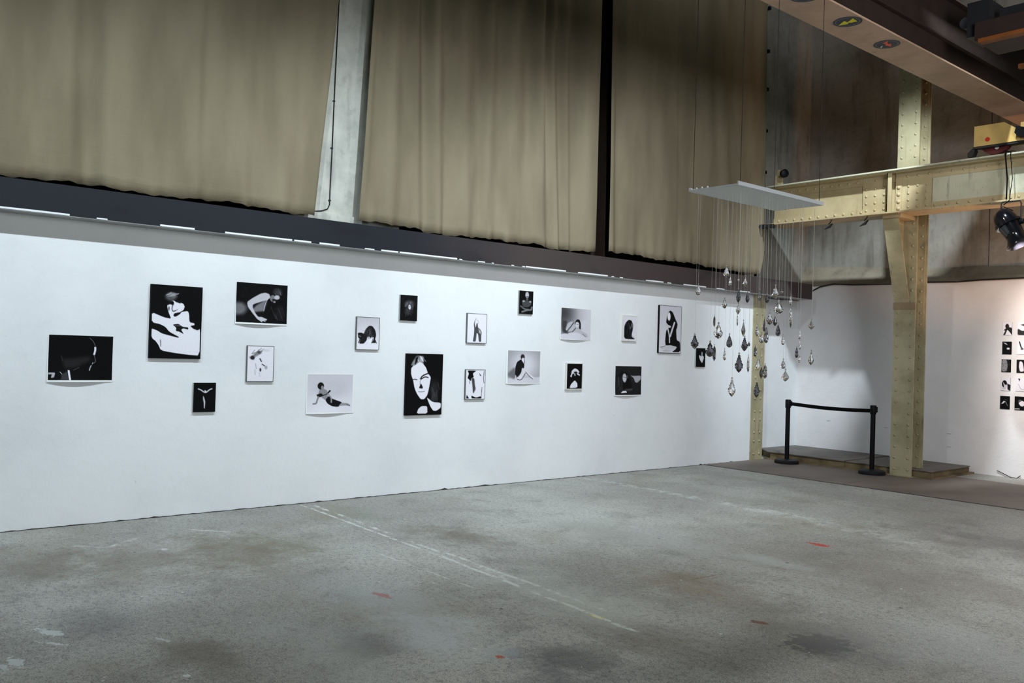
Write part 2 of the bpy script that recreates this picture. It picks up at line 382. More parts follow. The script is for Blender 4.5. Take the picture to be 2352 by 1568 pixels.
struct('wall_right', MB().box(16, 16.3, -9, 14.4, 0, 8.2), UPPER)
struct('ceiling', MB().box(-0.75, 16.3, -9.3, 14.6, 8.2, 8.4), CEILM)
for i in range(12):
    struct('ceiling_beam', MB().box(-0.4, 16, 13.2 - i * 1.55, 13.42 - i * 1.55, 7.75, 8.2), CEILM)
# concrete pillar between first and second curtain
p = MB(); p.box(-0.45, 0.0, 4.10, 5.30, 2.95, 8.2)
pil = struct('pillar', p, PILL)
MB().box(-0.45, 0.05, 4.06, 5.34, 2.86, 2.95).obj('pillar_foot', PILL, pil)
# dark steel post between second and third curtain
p = MB(); p.box(-0.2, -0.17, 8.3, 8.8, 2.86, 8.2); p.box(-0.17, 0.0, 8.36, 8.39, 2.86, 8.2); p.box(-0.17, 0.0, 8.6, 8.63, 2.86, 8.2)
tag(p.obj('window_post', DARKST), 'dark brown steel window post in the slot between second and third curtain', 'post')

# ------------------------------------------------------------------ ledge
lp = thing('wall_ledge', (0.1, 6, 2.61), 'long dark painted steel ledge below the curtains, chipped white along its lower edge', 'ledge')
m = MB(); m.box(-0.45, 0.2, -9, 13.4, 2.61, 2.66); m.box(0.17, 0.2, -9, 13.4, 2.66, 2.86); m.box(-0.45, 0.17, -9, 13.4, 2.80, 2.855)
m.obj('ledge_beam', LEDGE, lp)
MB().box(0.0, 0.1985, -9, 13.4, 2.604, 2.6099).obj('white_soffit', flat_mat('grey_soffit_paint', (158, 158, 156)), lp)
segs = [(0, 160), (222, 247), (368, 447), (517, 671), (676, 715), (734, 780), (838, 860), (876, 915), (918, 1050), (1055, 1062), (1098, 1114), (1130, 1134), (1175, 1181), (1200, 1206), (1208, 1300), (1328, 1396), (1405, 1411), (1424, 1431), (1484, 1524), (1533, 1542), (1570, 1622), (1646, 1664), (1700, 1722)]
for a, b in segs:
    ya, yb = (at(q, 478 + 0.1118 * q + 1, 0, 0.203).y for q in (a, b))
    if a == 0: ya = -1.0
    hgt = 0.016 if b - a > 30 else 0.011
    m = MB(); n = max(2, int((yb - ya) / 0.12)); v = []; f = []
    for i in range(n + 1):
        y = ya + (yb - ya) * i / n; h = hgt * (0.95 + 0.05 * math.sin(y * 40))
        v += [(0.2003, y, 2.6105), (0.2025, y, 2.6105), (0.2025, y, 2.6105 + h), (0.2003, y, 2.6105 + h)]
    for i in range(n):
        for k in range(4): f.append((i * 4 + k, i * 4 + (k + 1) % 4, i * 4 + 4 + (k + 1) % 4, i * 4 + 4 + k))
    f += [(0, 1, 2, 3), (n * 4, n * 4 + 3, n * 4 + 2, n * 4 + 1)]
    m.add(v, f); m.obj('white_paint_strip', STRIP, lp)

# ------------------------------------------------------------------ curtains
def pchip(xs, ys, x): return float(np.interp(x, xs, ys))
def curtain(label, left, right, bottom, ridges, amp, ztop, ny, base=0.16, fade=None):
    """left/right: [(z, Y)]; bottom: [(Y, z)]; ridges: [(Y at top, Y at bottom, height)] alternating"""
    nz = 46; v = []; f = []
    for j in range(nz + 1):
        for i in range(ny + 1):
            u = i / ny
            zr = j / nz
            z0 = 3.0
            yl = pchip([a for a, b in left], [b for a, b in left], z0 + (ztop - z0) * zr)
            yr = pchip([a for a, b in right], [b for a, b in right], z0 + (ztop - z0) * zr)
            y = yl + (yr - yl) * u
            zb = pchip([a for a, b in bottom], [b for a, b in bottom], y) + 0.006 * math.sin(y * 23) + 0.004 * math.sin(y * 51)
            z = zb + (ztop - zb) * zr
            w = min(1, zr * 2.2)
            pos = [a * w + b * (1 - w) for a, b, h in ridges]; hs = [h for a, b, h in ridges]
            k = np.interp(y, pos, hs)
            # cosine ease between ridges and valleys
            idx = max(0, min(len(pos) - 2, int(np.searchsorted(pos, y)) - 1))
            t = min(1, max(0, (y - pos[idx]) / max(1e-4, pos[idx + 1] - pos[idx])))
            h = hs[idx] + (hs[idx + 1] - hs[idx]) * (0.5 - 0.5 * math.cos(math.pi * t))
            a = amp * (0.7 + 0.6 * zr)
            x = base + a * h + 0.010 * math.sin(y * 5.1 + z * 0.7) + 0.004 * math.sin(y * 17 + z * 2.1)
            if zr < 0.12: x += 0.008 * math.sin(y * 31) * (1 - zr / 0.12)
            v.append((x, y, z))
    for j in range(nz):
        for i in range(ny):
            a = j * (ny + 1) + i; f.append((a, a + 1, a + ny + 2, a + ny + 1))
    m = MB(); m.add(v, f)
    o = m.obj('curtain', CLOTH, None, smooth=True)
    sm = o.modifiers.new('thickness', 'SOLIDIFY'); sm.thickness = 0.004; sm.offset = 0
    tag(o, label, 'curtain', 'tall beige curtains over the ledge'); return o
X0 = 0.2
P = lambda pts: [(at(x, y, 0, X0).y, at(x, y, 0, X0).z) for x, y in pts]
def ridg(pairs, ytop=60, ybot=430):
    out = []
    for i, (a, b, h) in enumerate(pairs): out.append((at(a, ytop, 0, X0).y, at(b, ybot, 0, X0).y, h))
    return out
b1 = P([(0, 402), (99, 411), (199, 421), (265, 434), (365, 449), (497, 461), (547, 466), (570, 474), (613, 477), (647, 487), (721, 494)])
b1 = [(-3, b1[0][1])] + b1
r1 = ridg([(-60, -60, .5), (10, 20, .5), (60, 60, .1), (150, 150, .8), (205, 200, -.5), (260, 250, .7), (330, 330, .45), (400, 390, .3), (460, 440, .95), (485, 470, .3), (570, 555, .85), (610, 590, .25), (665, 650, .9), (700, 690, .45), (790, 740, .6)])
r1 = [(-3, -3, .2), (-2.2, -2.2, .8), (-1.4, -1.4, .1), (-.6, -.6, .8)] + [r for r in r1 if r[0] > -.3]
curtain('first beige curtain from the left, wide and gently folded', [(3, -3), (8, -3)], [(2.9, at(722, 490, 0, X0).y), (5.2, at(778, 0, 0, X0).y), (8, at(778, 0, 0, X0).y + .2)], b1, r1, 0.085, 8.0, 260)
b2 = P([(820, 504), (877, 511), (912, 518.6), (954, 522), (984, 532), (1019, 539), (1157, 550), (1168, 555), (1237, 560.6), (1252, 567), (1271, 572), (1369, 578)])
r2 = ridg([(868, 835, .3), (880, 850, .0), (908, 900, .9), (935, 930, .35), (958, 960, .6), (978, 985, -.5), (1000, 1012, .9), (1028, 1030, -.1), (1060, 1075, .8), (1105, 1105, -.2), (1132, 1120, .6), (1155, 1150, -.2), (1182, 1180, .6), (1222, 1210, -.4), (1246, 1245, .95), (1260, 1268, -.3), (1274, 1285, .6), (1289, 1296, -.1), (1304, 1310, .7), (1325, 1325, -.8), (1355, 1350, .8), (1395, 1385, .3)], 60, 430)
curtain('second beige curtain, deeply folded, between concrete pillar and dark post', [(2.9, at(825, 505, 0, X0).y), (5.3, at(863, 0, 0, X0).y), (8, at(863, 0, 0, X0).y + .2)], [(2.9, at(1370, 577, 0, X0).y), (6.2, at(1382, 0, 0, X0).y), (8, at(1382, 0, 0, X0).y)], b2, r2, 0.078, 8.0, 300)
b3 = P([(1400, 577.6), (1474, 586), (1502, 595), (1604, 605), (1625, 612), (1666, 618), (1731, 628.6), (1760, 632)])
r3 = ridg([(1405, 1398, .2), (1416, 1408, .7), (1428, 1425, -.5), (1445, 1452, .55), (1500, 1500, .6), (1560, 1560, .5), (1568, 1566, .2), (1590, 1590, .6), (1612, 1612, .3), (1632, 1632, .55), (1655, 1655, -.15), (1672, 1672, .5), (1692, 1692, -.1), (1708, 1705, .45), (1735, 1735, .35), (1775, 1770, .4)], 60, 430)
curtain('third beige curtain, nearly flat, behind the hanging white panel', [(2.9, at(1400, 577, 0, X0).y), (6.3, at(1411, 0, 0, X0).y), (8, at(1411, 0, 0, X0).y)], [(2.9, at(1747, 629, 0, X0).y), (3.3, at(1760, 480, 0, X0).y), (6.8, at(1766, 0, 0, X0).y), (8, at(1766, 0, 0, X0).y)], b3, r3, 0.045, 8.0, 220)

# cable on the pillar
c = [at(x, y, 0, 0.008) for x, y in ((790, -400), (779, 0), (770, 180), (763, 340), (758, 440), (757, 470), (752, 480), (738, 484), (722, 485))]
cb = MB().tube(c, 0.006, 6).obj('cable', BLACKST, None, smooth=True)
tag(cb, 'thin black cable running down the concrete pillar between two curtains', 'cable')
for q in ((767, 232), (762, 340), (757, 460)):
    pp = at(*q, 0, 0.008); MB().box(pp.x - .008, pp.x + .010, pp.y - .012, pp.y + .012, pp.z - .005, pp.z + .005).obj('cable_clip', BLACKST, cb)

# ------------------------------------------------------------------ rivets
def rivet_mesh(r, name='rivet', mat=CREAM):
    m = MB(); prof = [(r, 0), (r * .92, r * .35), (r * .6, r * .65), (r * .05, r * .78)]
    m._lathe(prof, Vector((0, 0, 0)), Vector((0, 0, 1)), 8); return m.mesh(name, mat, True)
RIV = rivet_mesh(0.019); RIVC = rivet_mesh(0.019, mat=COLM); RIVB = rivet_mesh(0.028); RIVS = rivet_mesh(0.013)
ROT = {'-Y': (math.pi / 2, 0, 0), '+X': (0, math.pi / 2, 0), '-Z': (math.pi, 0, 0), '+Y': (-math.pi / 2, 0, 0)}
def rivet(p, d, parent, me=RIV): link('rivet', me, parent, p, ROT[d] if isinstance(d, str) else d)

# ------------------------------------------------------------------ free-standing riveted column
cx0, cx1, cy0 = 2.065, 2.375, 12.45
colo = thing('riveted_column', (2.22, cy0, 0), 'cream riveted steel column standing at the low plinth right of the barrier', 'column')
MB().box(cx0, cx1, cy0, cy0 + .016, 0.0, 8.0).obj('front_flange', COLM, colo)
MB().box(cx0, cx1, cy0 + .33, cy0 + .35, 0.0, 8.0).obj('rear_flange', COLM, colo)
MB().box(2.21, 2.23, cy0 + .016, cy0 + .33, 0.0, 8.0).obj('web', COLM, colo)
m = MB()
for xa, xb in ((2.13, 2.21), (2.23, 2.345)):
    m.box(xa, xb, cy0 + .016, cy0 + .030, 0, 8.0); m.box(xa, xb, cy0 + .316, cy0 + .33, 0, 8.0)
m.box(2.205, 2.245, cy0 + .03, cy0 + .11, 0, 8.0); m.box(2.205, 2.245, cy0 + .236, cy0 + .316, 0, 8.0)
m.obj('angle_iron', COLM, colo)
z = 0.10; i = 0
while z < 6.1:
    if not (2.43 < z < 3.68):
        if i != 5: rivet((cx0 + .062, cy0, z), '-Y', colo, RIVC)
    if not (3.66 < z < 3.75): rivet((cx1 - .055, cy0, z), '-Y', colo, RIVC)
    rivet((cx1 - .07, cy0 + .316, z + .01), '-Y', colo, RIVC)
    z += 0.158; i += 1
MB().box(cx0 - .004, cx1 + .004, cy0 - .012, cy0, 2.36, 2.46).obj('collar_plate', cream('brown_collar', (150, 132, 104), (130, 112, 86), (80, 66, 50), .5), colo)
m = MB(); m.box(cx0 - .02, cx1 + .03, cy0 - .04, cy0 + .02, 0.0, .014); m.obj('foot_plate', COLM, colo)
# bracket: sloping flange, gusset web
ya, za, yb, zb = cy0 - .01, 2.46, 12.06, 3.60
m = MB(); m.prism([(cx0 + .005, ya, za), (cx0 + .005, yb, zb), (cx0 + .005, yb, zb + .06), (cx0 + .005, ya + .03, za)], (.22, 0, 0)); m.obj('bracket_flange', COLM, colo)
m = MB(); m.prism([(2.165, ya, za + .02), (2.165, yb + .02, zb), (2.165, yb + .02, 3.66), (2.165, cy0, 3.66)], (.018, 0, 0))
m.prism([(2.10, ya, za + .3), (2.10, yb + .16, zb), (2.10, cy0, 3.60)], (.01, 0, 0)); m.obj('bracket_web', COLM, colo)
m = MB(); m.box(2.08, 2.34, 12.02, 12.45, 3.615, 3.665); m.obj('bracket_seat', CREAM, colo)
for k in range(5): rivet((2.183, 12.13 + k * .02, 3.5 - .0 * k), '+X', colo, RIVS) if k == 0 else rivet((2.183, 12.1 + k * .075, 3.57), '+X', colo, RIVS)

# ------------------------------------------------------------------ wall column
wc = thing('wall_column', (0.01, 12.19, 0), 'flat cream riveted column set into the white wall behind the crystals', 'column')
MB().box(-0.02, 0.018, 12.03, 12.35, 0, 2.61).obj('flange', COLM, wc)
z = .1; i = 0
while z < 2.6:
    rivet((.018, 12.115, z), '+X', wc, RIVC); rivet((.018, 12.265, z), '+X', wc, RIVC); z += .135 if i % 2 else .20; i += 1

# ------------------------------------------------------------------ rail beam
BL, BR = 0.27, 9.0
rb = thing('crane_rail_beam', (3.0, 12.1, 3.67), 'long cream riveted girder resting on the bracket of the steel column', 'girder')
MB().box(BL, BR, 12.134, 12.15, 3.68, 4.25).obj('web', CREAM, rb)
MB().box(BL, BR, 11.9, 12.38, 4.245, 4.265).obj('top_flange', CREAMG, rb)
MB().box(BL, BR, 11.92, 12.38, 3.665, 3.685).obj('bottom_flange', CREAM, rb)
m = MB()
m.box(BL, BR, 12.118, 12.134, 3.685, 3.79); m.box(BL, BR, 12.0, 12.12, 3.685, 3.70)
m.box(BL, BR, 12.118, 12.134, 4.12, 4.245); m.box(BL, BR, 12.0, 12.12, 4.23, 4.245); m.obj('angle_iron', CREAM, rb)
MB().box(BL, BR, 12.055, 12.14, 4.265, 4.285).obj('rail', CREAMG, rb)
MB().box(2.72, 5.2, 12.126, 12.134, 3.79, 4.12).obj('worn_web_panel', CREAMG, rb)
MB().box(1.735, 2.13, 12.110, 12.126, 3.69, 4.235).obj('splice_plate', CREAM, rb)
MB().box(2.25, 2.715, 12.110, 12.126, 3.69, 4.235).obj('splice_plate', CREAM, rb)
m = MB(); m.box(2.152, 2.164, 11.98, 12.12, 3.69, 4.235); m.box(2.152, 2.22, 11.98, 11.992, 3.69, 4.235); m.box(2.225, 2.31, 12.096, 12.11, 3.69, 4.235)
m.obj('stiffener', CREAM, rb)
for x in (1.79, 1.92, 2.05):
    for z in (3.76, 3.86, 3.965, 4.065): rivet((x, 12.11, z), '-Y', rb)
for z in (3.745, 3.84, 3.94, 4.035): rivet((2.268, 12.096, z), '-Y', rb, RIVB)
for x in (2.40, 2.525, 2.65):
    for z in (3.755, 3.85, 3.945, 4.04): rivet((x, 12.11, z), '-Y', rb)
x = 0.36
while x < 6.6:
    if not (1.73 < x < 2.72): rivet((x, 12.118, 3.745), '-Y', rb)
    if not (2.13 < x < 2.25): rivet((x + .07, 12.11 if 1.73 < x < 2.72 else 12.118, 4.18), '-Y', rb)
    rivet((x + .03, 11.95, 3.665), '-Z', rb, RIVS) if x > 2.3 else None
    x += 0.135 if x < 1.7 else 0.15
# left end clamp and buffer
en = thing('end_clamp', (0.3, 11.85, 3.64), 'dark steel clamp bar under the left end of the riveted girder', 'clamp')
m = MB(); m.tube([(0.20, 11.86, 3.655), (0.44, 11.86, 3.645)], .022, 8); m.box(.24, .30, 11.83, 11.93, 3.60, 3.664); m.box(.36, .42, 11.83, 11.93, 3.61, 3.664); m.obj('clamp_bar', BLACKST, en)
bf = thing('rail_end_stop', (0.46, 12.05, 4.285), 'cream plate with a black round buffer on the girder\'s left end', 'buffer')
a, b = at(1779, 427, 1, 12.0), at(1797, 386, 1, 12.0)
m = MB(); m.prism([(a.x, 12.0, 4.285), (a.x + .13, 12.0, 4.285), (a.x + .13, 12.0, 4.50), (a.x + .06, 12.0, 4.52), (a.x + .01, 12.0, 4.42)], (0, .03, 0)); m.obj('stop_plate', CREAM, bf)
m = MB(); m._lathe([(.03, 0), (.035, .03), (.06, .04), (.065, .09), (.04, .11)], Vector((a.x + .13, 11.99, 4.44)), Vector((1, -.5, 0)).normalized(), 14); m.obj('buffer', BLACKPL, bf, smooth=True)
# little hanger hooks under the beam
for q, lb in (((1903, 520), 'small dark clip dangling under the girder above the barrier'), ((1985, 505), 'tiny hook under the girder just left of the column bracket')):
    pp = at(*q, 1, 12.0); m = MB()
    m.tube([(pp.x + .05, 12.0, 3.665), (pp.x + .03, 12.0, 3.63), (pp.x, 12.0, 3.60)], .008, 6); m.prism([(pp.x - .07, 11.99, 3.53), (pp.x + .04, 11.99, 3.60), (pp.x + .06, 11.99, 3.61), (pp.x + .02, 11.99, 3.55)], (0, .03, 0))
    tag(m.obj('beam_hook', BLACKST), lb, 'hook')

# rung ladder strip beside third curtain
rg = thing('rung_strip', (0.0, 12.1, 3.7), 'dark vertical bar with short rungs beside the third curtain', 'bar')
m = MB(); m.box(0.0, 0.03, 12.03, 12.06, 2.9, 8.0); m.obj('bar', DARKST, rg)
for yy in (-90, 20, 118, 205, 300, 395, 520, 580):
    pp = at(1768, yy, 1, 12.05); m = MB(); m.box(0.03, 0.16, 12.04, 12.065, pp.z - .018, pp.z + .012); m.box(.13, .16, 12.02, 12.065, pp.z - .018, pp.z + .03); m.obj('rung', BLACKST, rg)

# ------------------------------------------------------------------ crane bridge girder
cg = thing('crane_bridge', (3.62, 5, 4.9), 'overhead crane girder with pinkish underside and round stickers, crossing above the column', 'girder')
MB().box(3.42, 3.86, -6, 13.3, 4.9, 4.918).obj('bottom_plate', GIRD, cg)
m = MB(); m.box(3.46, 3.48, -6, 13.3, 4.918, 5.6); m.box(3.80, 3.83, -6, 13.3, 4.918, 5.6); m.obj('side_plate', DARKST, cg)
m = MB(); m.box(3.42, 3.90, -6, 13.3, 5.6, 5.62); m.box(3.83, 3.88, -6, 13.3, 5.135, 5.155); m.obj('top_flange', DARKST, cg)
def sticker(q0, pts, edge, rad, col_, mid):
    c = at(*q0, 2, 4.897); m = MB(); m._lathe([(rad, 0), (rad, .002)], c, Vector((0, 0, 1)), 32); s = m.obj('round_sticker', mid, cg)
    rm = MB(); n = 32; v = []
    for k in range(n):
        for rr in (rad * .80, rad * .84): v.append((c.x + rr * math.cos(2 * math.pi * k / n), c.y + rr * math.sin(2 * math.pi * k / n), 4.8965))
    rm.add(v, [(2 * k, 2 * k + 1, (2 * k + 3) % (2 * n), (2 * k + 2) % (2 * n)) for k in range(n)]); rm.obj('sticker_ring', flat_mat('sticker_ring', (130, 130, 120)), s)
    for k, (pl, cc) in enumerate(pts):
        m = MB(); m.prism([at(x, y, 2, 4.896) for x, y in pl], (0, 0, .0008)); m.obj('sticker_symbol', cc, s)
zx = lambda l: [(1900 + a * .08503, 20 + b * .08503) for a, b in l]
YEL = flat_mat('yellow_symbol', (214, 200, 30), .6, .2, 0, .05); RED = flat_mat('red_symbol', (224, 96, 70), .6, .2, 0, .1)
STK = flat_mat('navy_sticker', (40, 46, 60), .5, .3, 0, .1)
sticker((1947, 50.5), [(zx([(305, 455), (460, 335), (545, 370), (690, 262), (812, 340), (640, 382), (575, 378), (560, 415)]), YEL)], 0, .135, YEL, STK)
sticker((2037, 102), [(zx([(1500, 935), (1640, 870), (1630, 925), (1650, 955), (1735, 950), (1720, 1025), (1560, 985), (1590, 960)]), RED), (zx([(1430, 1040), (1500, 1000), (1470, 1060)]), LINER)], 0, .13, RED, STK)
sticker((1849, -8), [], 0, .135, YEL, STK)
# crane end truck on the rail
et = thing('crane_end_truck', (3.6, 11.95, 4.285), 'yellow crane carriage with a dark red wheel standing on the cream girder', 'carriage')
m = MB(); m.prism([(3.358, 11.85, 4.39), (3.90, 11.85, 4.39), (3.90, 11.85, 4.54), (3.846, 11.85, 4.557), (3.718, 11.85, 4.649), (3.358, 11.85, 4.651)], (0, .25, 0)); m.obj('carriage_box', TRUCK, et)
MB().box(3.90, 5.4, 11.87, 12.1, 4.39, 4.62).obj('carriage_box', TRUCK, et)
MB().box(4.05, 4.30, 11.95, 12.09, 4.62, 4.9).obj('riser', TRUCK, et)
m = MB(); m._lathe([(.19, 0), (.19, .05), (.17, .055), (.17, .13)], Vector((3.575, 11.96, 4.475)), Vector((0, 1, 0)), 28); w = m.obj('wheel', WHEELM, et, smooth=True)
m = MB(); m._lathe([(.026, -.012), (.022, 0)], Vector((3.60, 11.955, 4.365)), Vector((0, 1, 0)), 12); m.obj('wheel_hub', LINER, w)
m = MB(); m._lathe([(.028, -.006), (.028, 0)], Vector((3.523, 11.85, 4.462)), Vector((0, 1, 0)), 16); m.obj('red_button', REDP, et)
m = MB(); m.box(3.34, 4.6, 11.86, 11.94, 4.365, 4.39); m.prism([(3.34, 11.88, 4.39), (3.27, 11.88, 4.33), (3.27, 11.88, 4.275), (3.33, 11.88, 4.275), (3.36, 11.88, 4.35)], (0, .1, 0)); m.obj('wheel_guard', BLACKST, et)
m = MB(); m.prism([(3.86, 11.78, 4.48), (3.88, 11.78, 4.56), (4.02, 11.78, 4.52), (4.02, 11.78, 4.40), (3.9, 11.78, 4.43)], (0, .07, 0)); m.obj('buffer', BLACKPL, et)

# hoist cross beam and gear in the dark, upper right
hb = thing('hoist_trolley', (5.0, 9.5, 4.9), 'dark hoist machinery with an orange lower edge, top right beyond the crane girder', 'hoist')
MB().box(4.35, 7.5, 9.46, 9.56, 4.895, 4.935).obj('orange_edge', ORANGE, hb)
MB().box(4.30, 7.5, 9.50, 10.1, 4.935, 5.12).obj('hoist_frame', DARKST, hb)
m = MB(); m.box(4.20, 4.42, 9.55, 9.95, 5.0, 5.36); m.box(4.5, 5.4, 9.6, 10.1, 5.12, 5.24); m.tube([(4.12, 9.7, 5.22), (4.12, 9.9, 5.22)], .06, 12); m.obj('gear_housing', BLACKST, hb)
m = MB(); m._lathe([(.09, 0), (.12, .03), (.12, .4), (.09, .43)], Vector((4.86, 9.58, 5.34)), Vector((0, 1, 0)), 16); m.box(4.7, 5.4, 9.8, 9.9, 5.24, 5.42); m.obj('motor', BLACKST, hb, smooth=True)
m = MB(); m.box(4.32, 6.5, 10.6, 10.66, 4.90, 4.95); m.obj('orange_edge', ORANGE, hb)
m = MB(); m.box(4.1, 9, 11.4, 11.5, 5.25, 5.5); m.box(4.1, 9, 11.5, 12.0, 5.5, 5.52)
tag(m.obj('walkway_beam', DARKST), 'dark walkway beam behind the hoist, high in the top right corner', 'beam')

# ------------------------------------------------------------------ par can lamp
pc = thing('stage_spotlight', (3.77, 11.96, 3.45), 'glossy black stage spotlight strapped below the cream girder', 'spotlight')
axis = Vector((.50, -.02, -.86)).normalized(); cc = Vector((3.725, 11.93, 3.44))
m = MB(); m._lathe([(.005, -.135), (.055, -.125), (.10, -.09), (.128, -.03), (.135, .02), (.135, .06)], cc, axis, 28); m.obj('lamp_housing', GLOSSBLK, pc, smooth=True)
m = MB(); m._lathe([(.132, .06), (.155, .062), (.155, .095), (.13, .10)], cc, axis, 28); m.obj('clamp_ring', GLOSSBLK, pc, smooth=True)
m = MB(); pr = [(.128, .10), (.112, .20), (.108, .27), (.165, .37)]; pi_ = [(r - .004, h) for r, h in reversed(pr)]
vv = pr + [(.161, .368)] + [(.104, .27), (.108, .2)]
a_ = axis.orthogonal().normalized(); b_ = axis.cross(a_); ver = []; fac = []; sg = 28
for r, h in vv: ver += [cc + axis * h + (a_ * math.cos(2 * math.pi * k / sg) + b_ * math.sin(2 * math.pi * k / sg)) * r for k in range(sg)]
for i in range(len(vv) - 1):
    for k in range(sg): fac.append((i * sg + k, i * sg + (k + 1) % sg, (i + 1) * sg + (k + 1) % sg, (i + 1) * sg + k))
m.add(ver, fac); m.obj('snoot', GLOSSBLK, pc, smooth=True)
m = MB(); m._lathe([(.098, 0), (.098, .003)], cc + axis * .24, axis, 28); m.obj('lit_lens', LAMPGLOW, pc)
side = Vector((.86, .0, .50)); side = axis.cross(Vector((0, 1, 0))).normalized()
e1, e2 = cc + Vector((-.10, 0, .03)) , cc + Vector((.155, 0, -.06))
yoke = [at(2298, 500, 1, 11.93), at(2300, 468, 1, 11.93), at(2303, 464, 1, 11.93), at(2343, 461, 1, 11.93), at(2346, 466, 1, 11.93), at(2345, 505, 1, 11.93)]
m = MB(); m.tube(yoke, .009, 6); m.obj('yoke', BLACKST, pc)
pp = at(2346, 508, 1, 11.93); m = MB(); m._lathe([(.03, -.02), (.035, 0), (.03, .03)], pp, Vector((1, 0, 0)), 12); m.obj('knob', BLACKPL, pc, smooth=True)
pp = at(2293, 523, 1, 11.90); m = MB(); m._lathe([(.018, -.03), (.022, .03)], pp, Vector((1, 0, 0)), 8); m.obj('knob', BLACKPL, pc, smooth=True)
m = MB()
m.tube([(3.79, 11.93, 3.70), (3.76, 11.915, 3.66), (3.70, 11.93, 3.62)], .006, 6)
for dx in (0, .06):
    m.tube([(3.735 + dx, 12.02, 4.30), (3.73 + dx, 11.89, 4.285), (3.725 + dx, 11.886, 4.24), (3.73 + dx, 11.95, 3.95), (3.74 + dx * .6, 11.91, 3.69)], .010 if dx == 0 else .005, 6)
m.obj('strap', BELT, pc)
m = MB(); m.tube([cc - axis * .12, cc - axis * .17 + Vector((.05, 0, .02)), cc + Vector((.09, 0, .10))], .006, 6); m.obj('power_cord', BLACKPL, pc)

# ------------------------------------------------------------------ hanging white panel
PZ = 2.465; px0, px1, py0, py1 = 5.245, 5.555, 3.735, 4.535
pn = thing('hanging_panel', (5.4, 4.13, PZ), 'white perforated panel hanging level on thin dark wires above the crystals', 'panel')
MB().box(px0 + .004, px1 - .004, py0 + .004, py1 - .004, PZ, PZ + .004).obj('perforated_face', PANELF, pn)
m = MB(); m.box(px0, px0 + .006, py0, py1, PZ, PZ + .02); m.box(px1 - .006, px1, py0, py1, PZ, PZ + .02); m.box(px0 + .006, px1 - .006, py0, py0 + .006, PZ, PZ + .008); m.box(px0 + .006, px1 - .006, py1 - .006, py1, PZ, PZ + .02); m.obj('edge_profile', PANELW, pn)
for k in range(4):
    m = MB(); x = px0 + .012 + k * .035; m._lathe([(.006, 0), (.007, .004), (.003, .012)], Vector((x, py0 + .006, PZ + .006)), Vector((0, 0, 1)), 10); m.obj('clip', PANELW, pn, smooth=True)
for (x, y) in ((px0 + .014, py0 + .02), (px1 - .01, py0 + .03), (px1 - .01, py1 - .03), (px0 + .012, py1 - .03)):
    m = MB(); m.tube([(x, y, PZ + .004), (x, y, 8.2)], .0016, 6); m.obj('wire', WIRE, pn)

# ------------------------------------------------------------------ crystals
def drop_mesh(wr, flat, prof, seg, name, mat, twist=0):
    """unit height 1 (hangs from z=0 down to -1); faceted"""
    v = []; f = []
    for i, (r, h) in enumerate(prof):
        for k in range(seg):
            a = 2 * math.pi * (k + (0.5 if i % 2 and twist else 0)) / seg
            v.append((math.cos(a) * r * wr, math.sin(a) * r * wr * flat, -h))
    for i in range(len(prof) - 1):
        for k in range(seg): f.append((i * seg + k, i * seg + (k + 1) % seg, (i + 1) * seg + (k + 1) % seg, (i + 1) * seg + k))
    f.append(tuple(range(seg))); f.append(tuple(len(prof) * seg - 1 - k for k in range(seg)))
    m = MB(); m.add(v, f); return m.mesh(name, mat)
def plate_mesh(out, thick, name, mat, inner=0.45):
    """outline (half widths by height, right side top->bottom), mirrored; bevelled faceted plate"""
    R = [(x, -h) for h, x in out]; Lf = [(-x, -h) for h, x in reversed(out)]
    ring = [p for p in R + Lf]
    rr = []
    for p in ring:
        if not rr or math.hypot(p[0] - rr[-1][0], p[1] - rr[-1][1]) > 1e-4: rr.append(p)
    n = len(rr); cz = -0.58; v = [(x, 0, z) for x, z in rr]
    v += [(x * inner * 1.3, thick * .5, cz + (z - cz) * (inner + .15)) for x, z in rr] + [(x * inner * 1.3, -thick * .5, cz + (z - cz) * (inner + .15)) for x, z in rr]
    v += [(0, thick * .62, cz), (0, -thick * .62, cz)]
    f = []
    for i in range(n):
        j = (i + 1) % n
        f += [(i, j, n + j, n + i), (j, i, 2 * n + i, 2 * n + j), (n + i, n + j, 3 * n), (2 * n + j, 2 * n + i, 3 * n + 1)]
    m = MB(); m.add(v, f); return m.mesh(name, mat)
tear = [(.02, 0), (.12, .10), (.28, .30), (.42, .5), (.5, .70), (.46, .84), (.28, .95), (.06, 1)]
kite = [(.02, 0), (.20, .25), (.5, .62), (.34, .82), (.03, 1)]
ballp = [(.1, 0), (.38, .18), (.5, .5), (.38, .82), (.1, 1)]
bar = [(0, .2), (.06, .5), (.2, .3), (.28, .5), (.45, .35), (.52, .5), (.7, .4), (.8, .5), (.93, .35), (1, .15)]
baro = [(0, .06), (.05, .16), (.12, .10), (.18, .2), (.28, .22), (.36, .34), (.42, .28), (.5, .42), (.58, .5), (.66, .42), (.72, .46), (.82, .3), (.88, .26), (.95, .12), (1, .03)]
maple = [(0, .05), (.12, .14), (.24, .26), (.30, .16), (.38, .30), (.5, .34), (.56, .5), (.66, .44), (.72, .48), (.80, .34), (.88, .32), (1, .04)]
pend = [(0, .04), (.14, .14), (.26, .12), (.42, .30), (.56, .42), (.68, .5), (.78, .36), (.88, .30), (1, .04)]
KM = {}
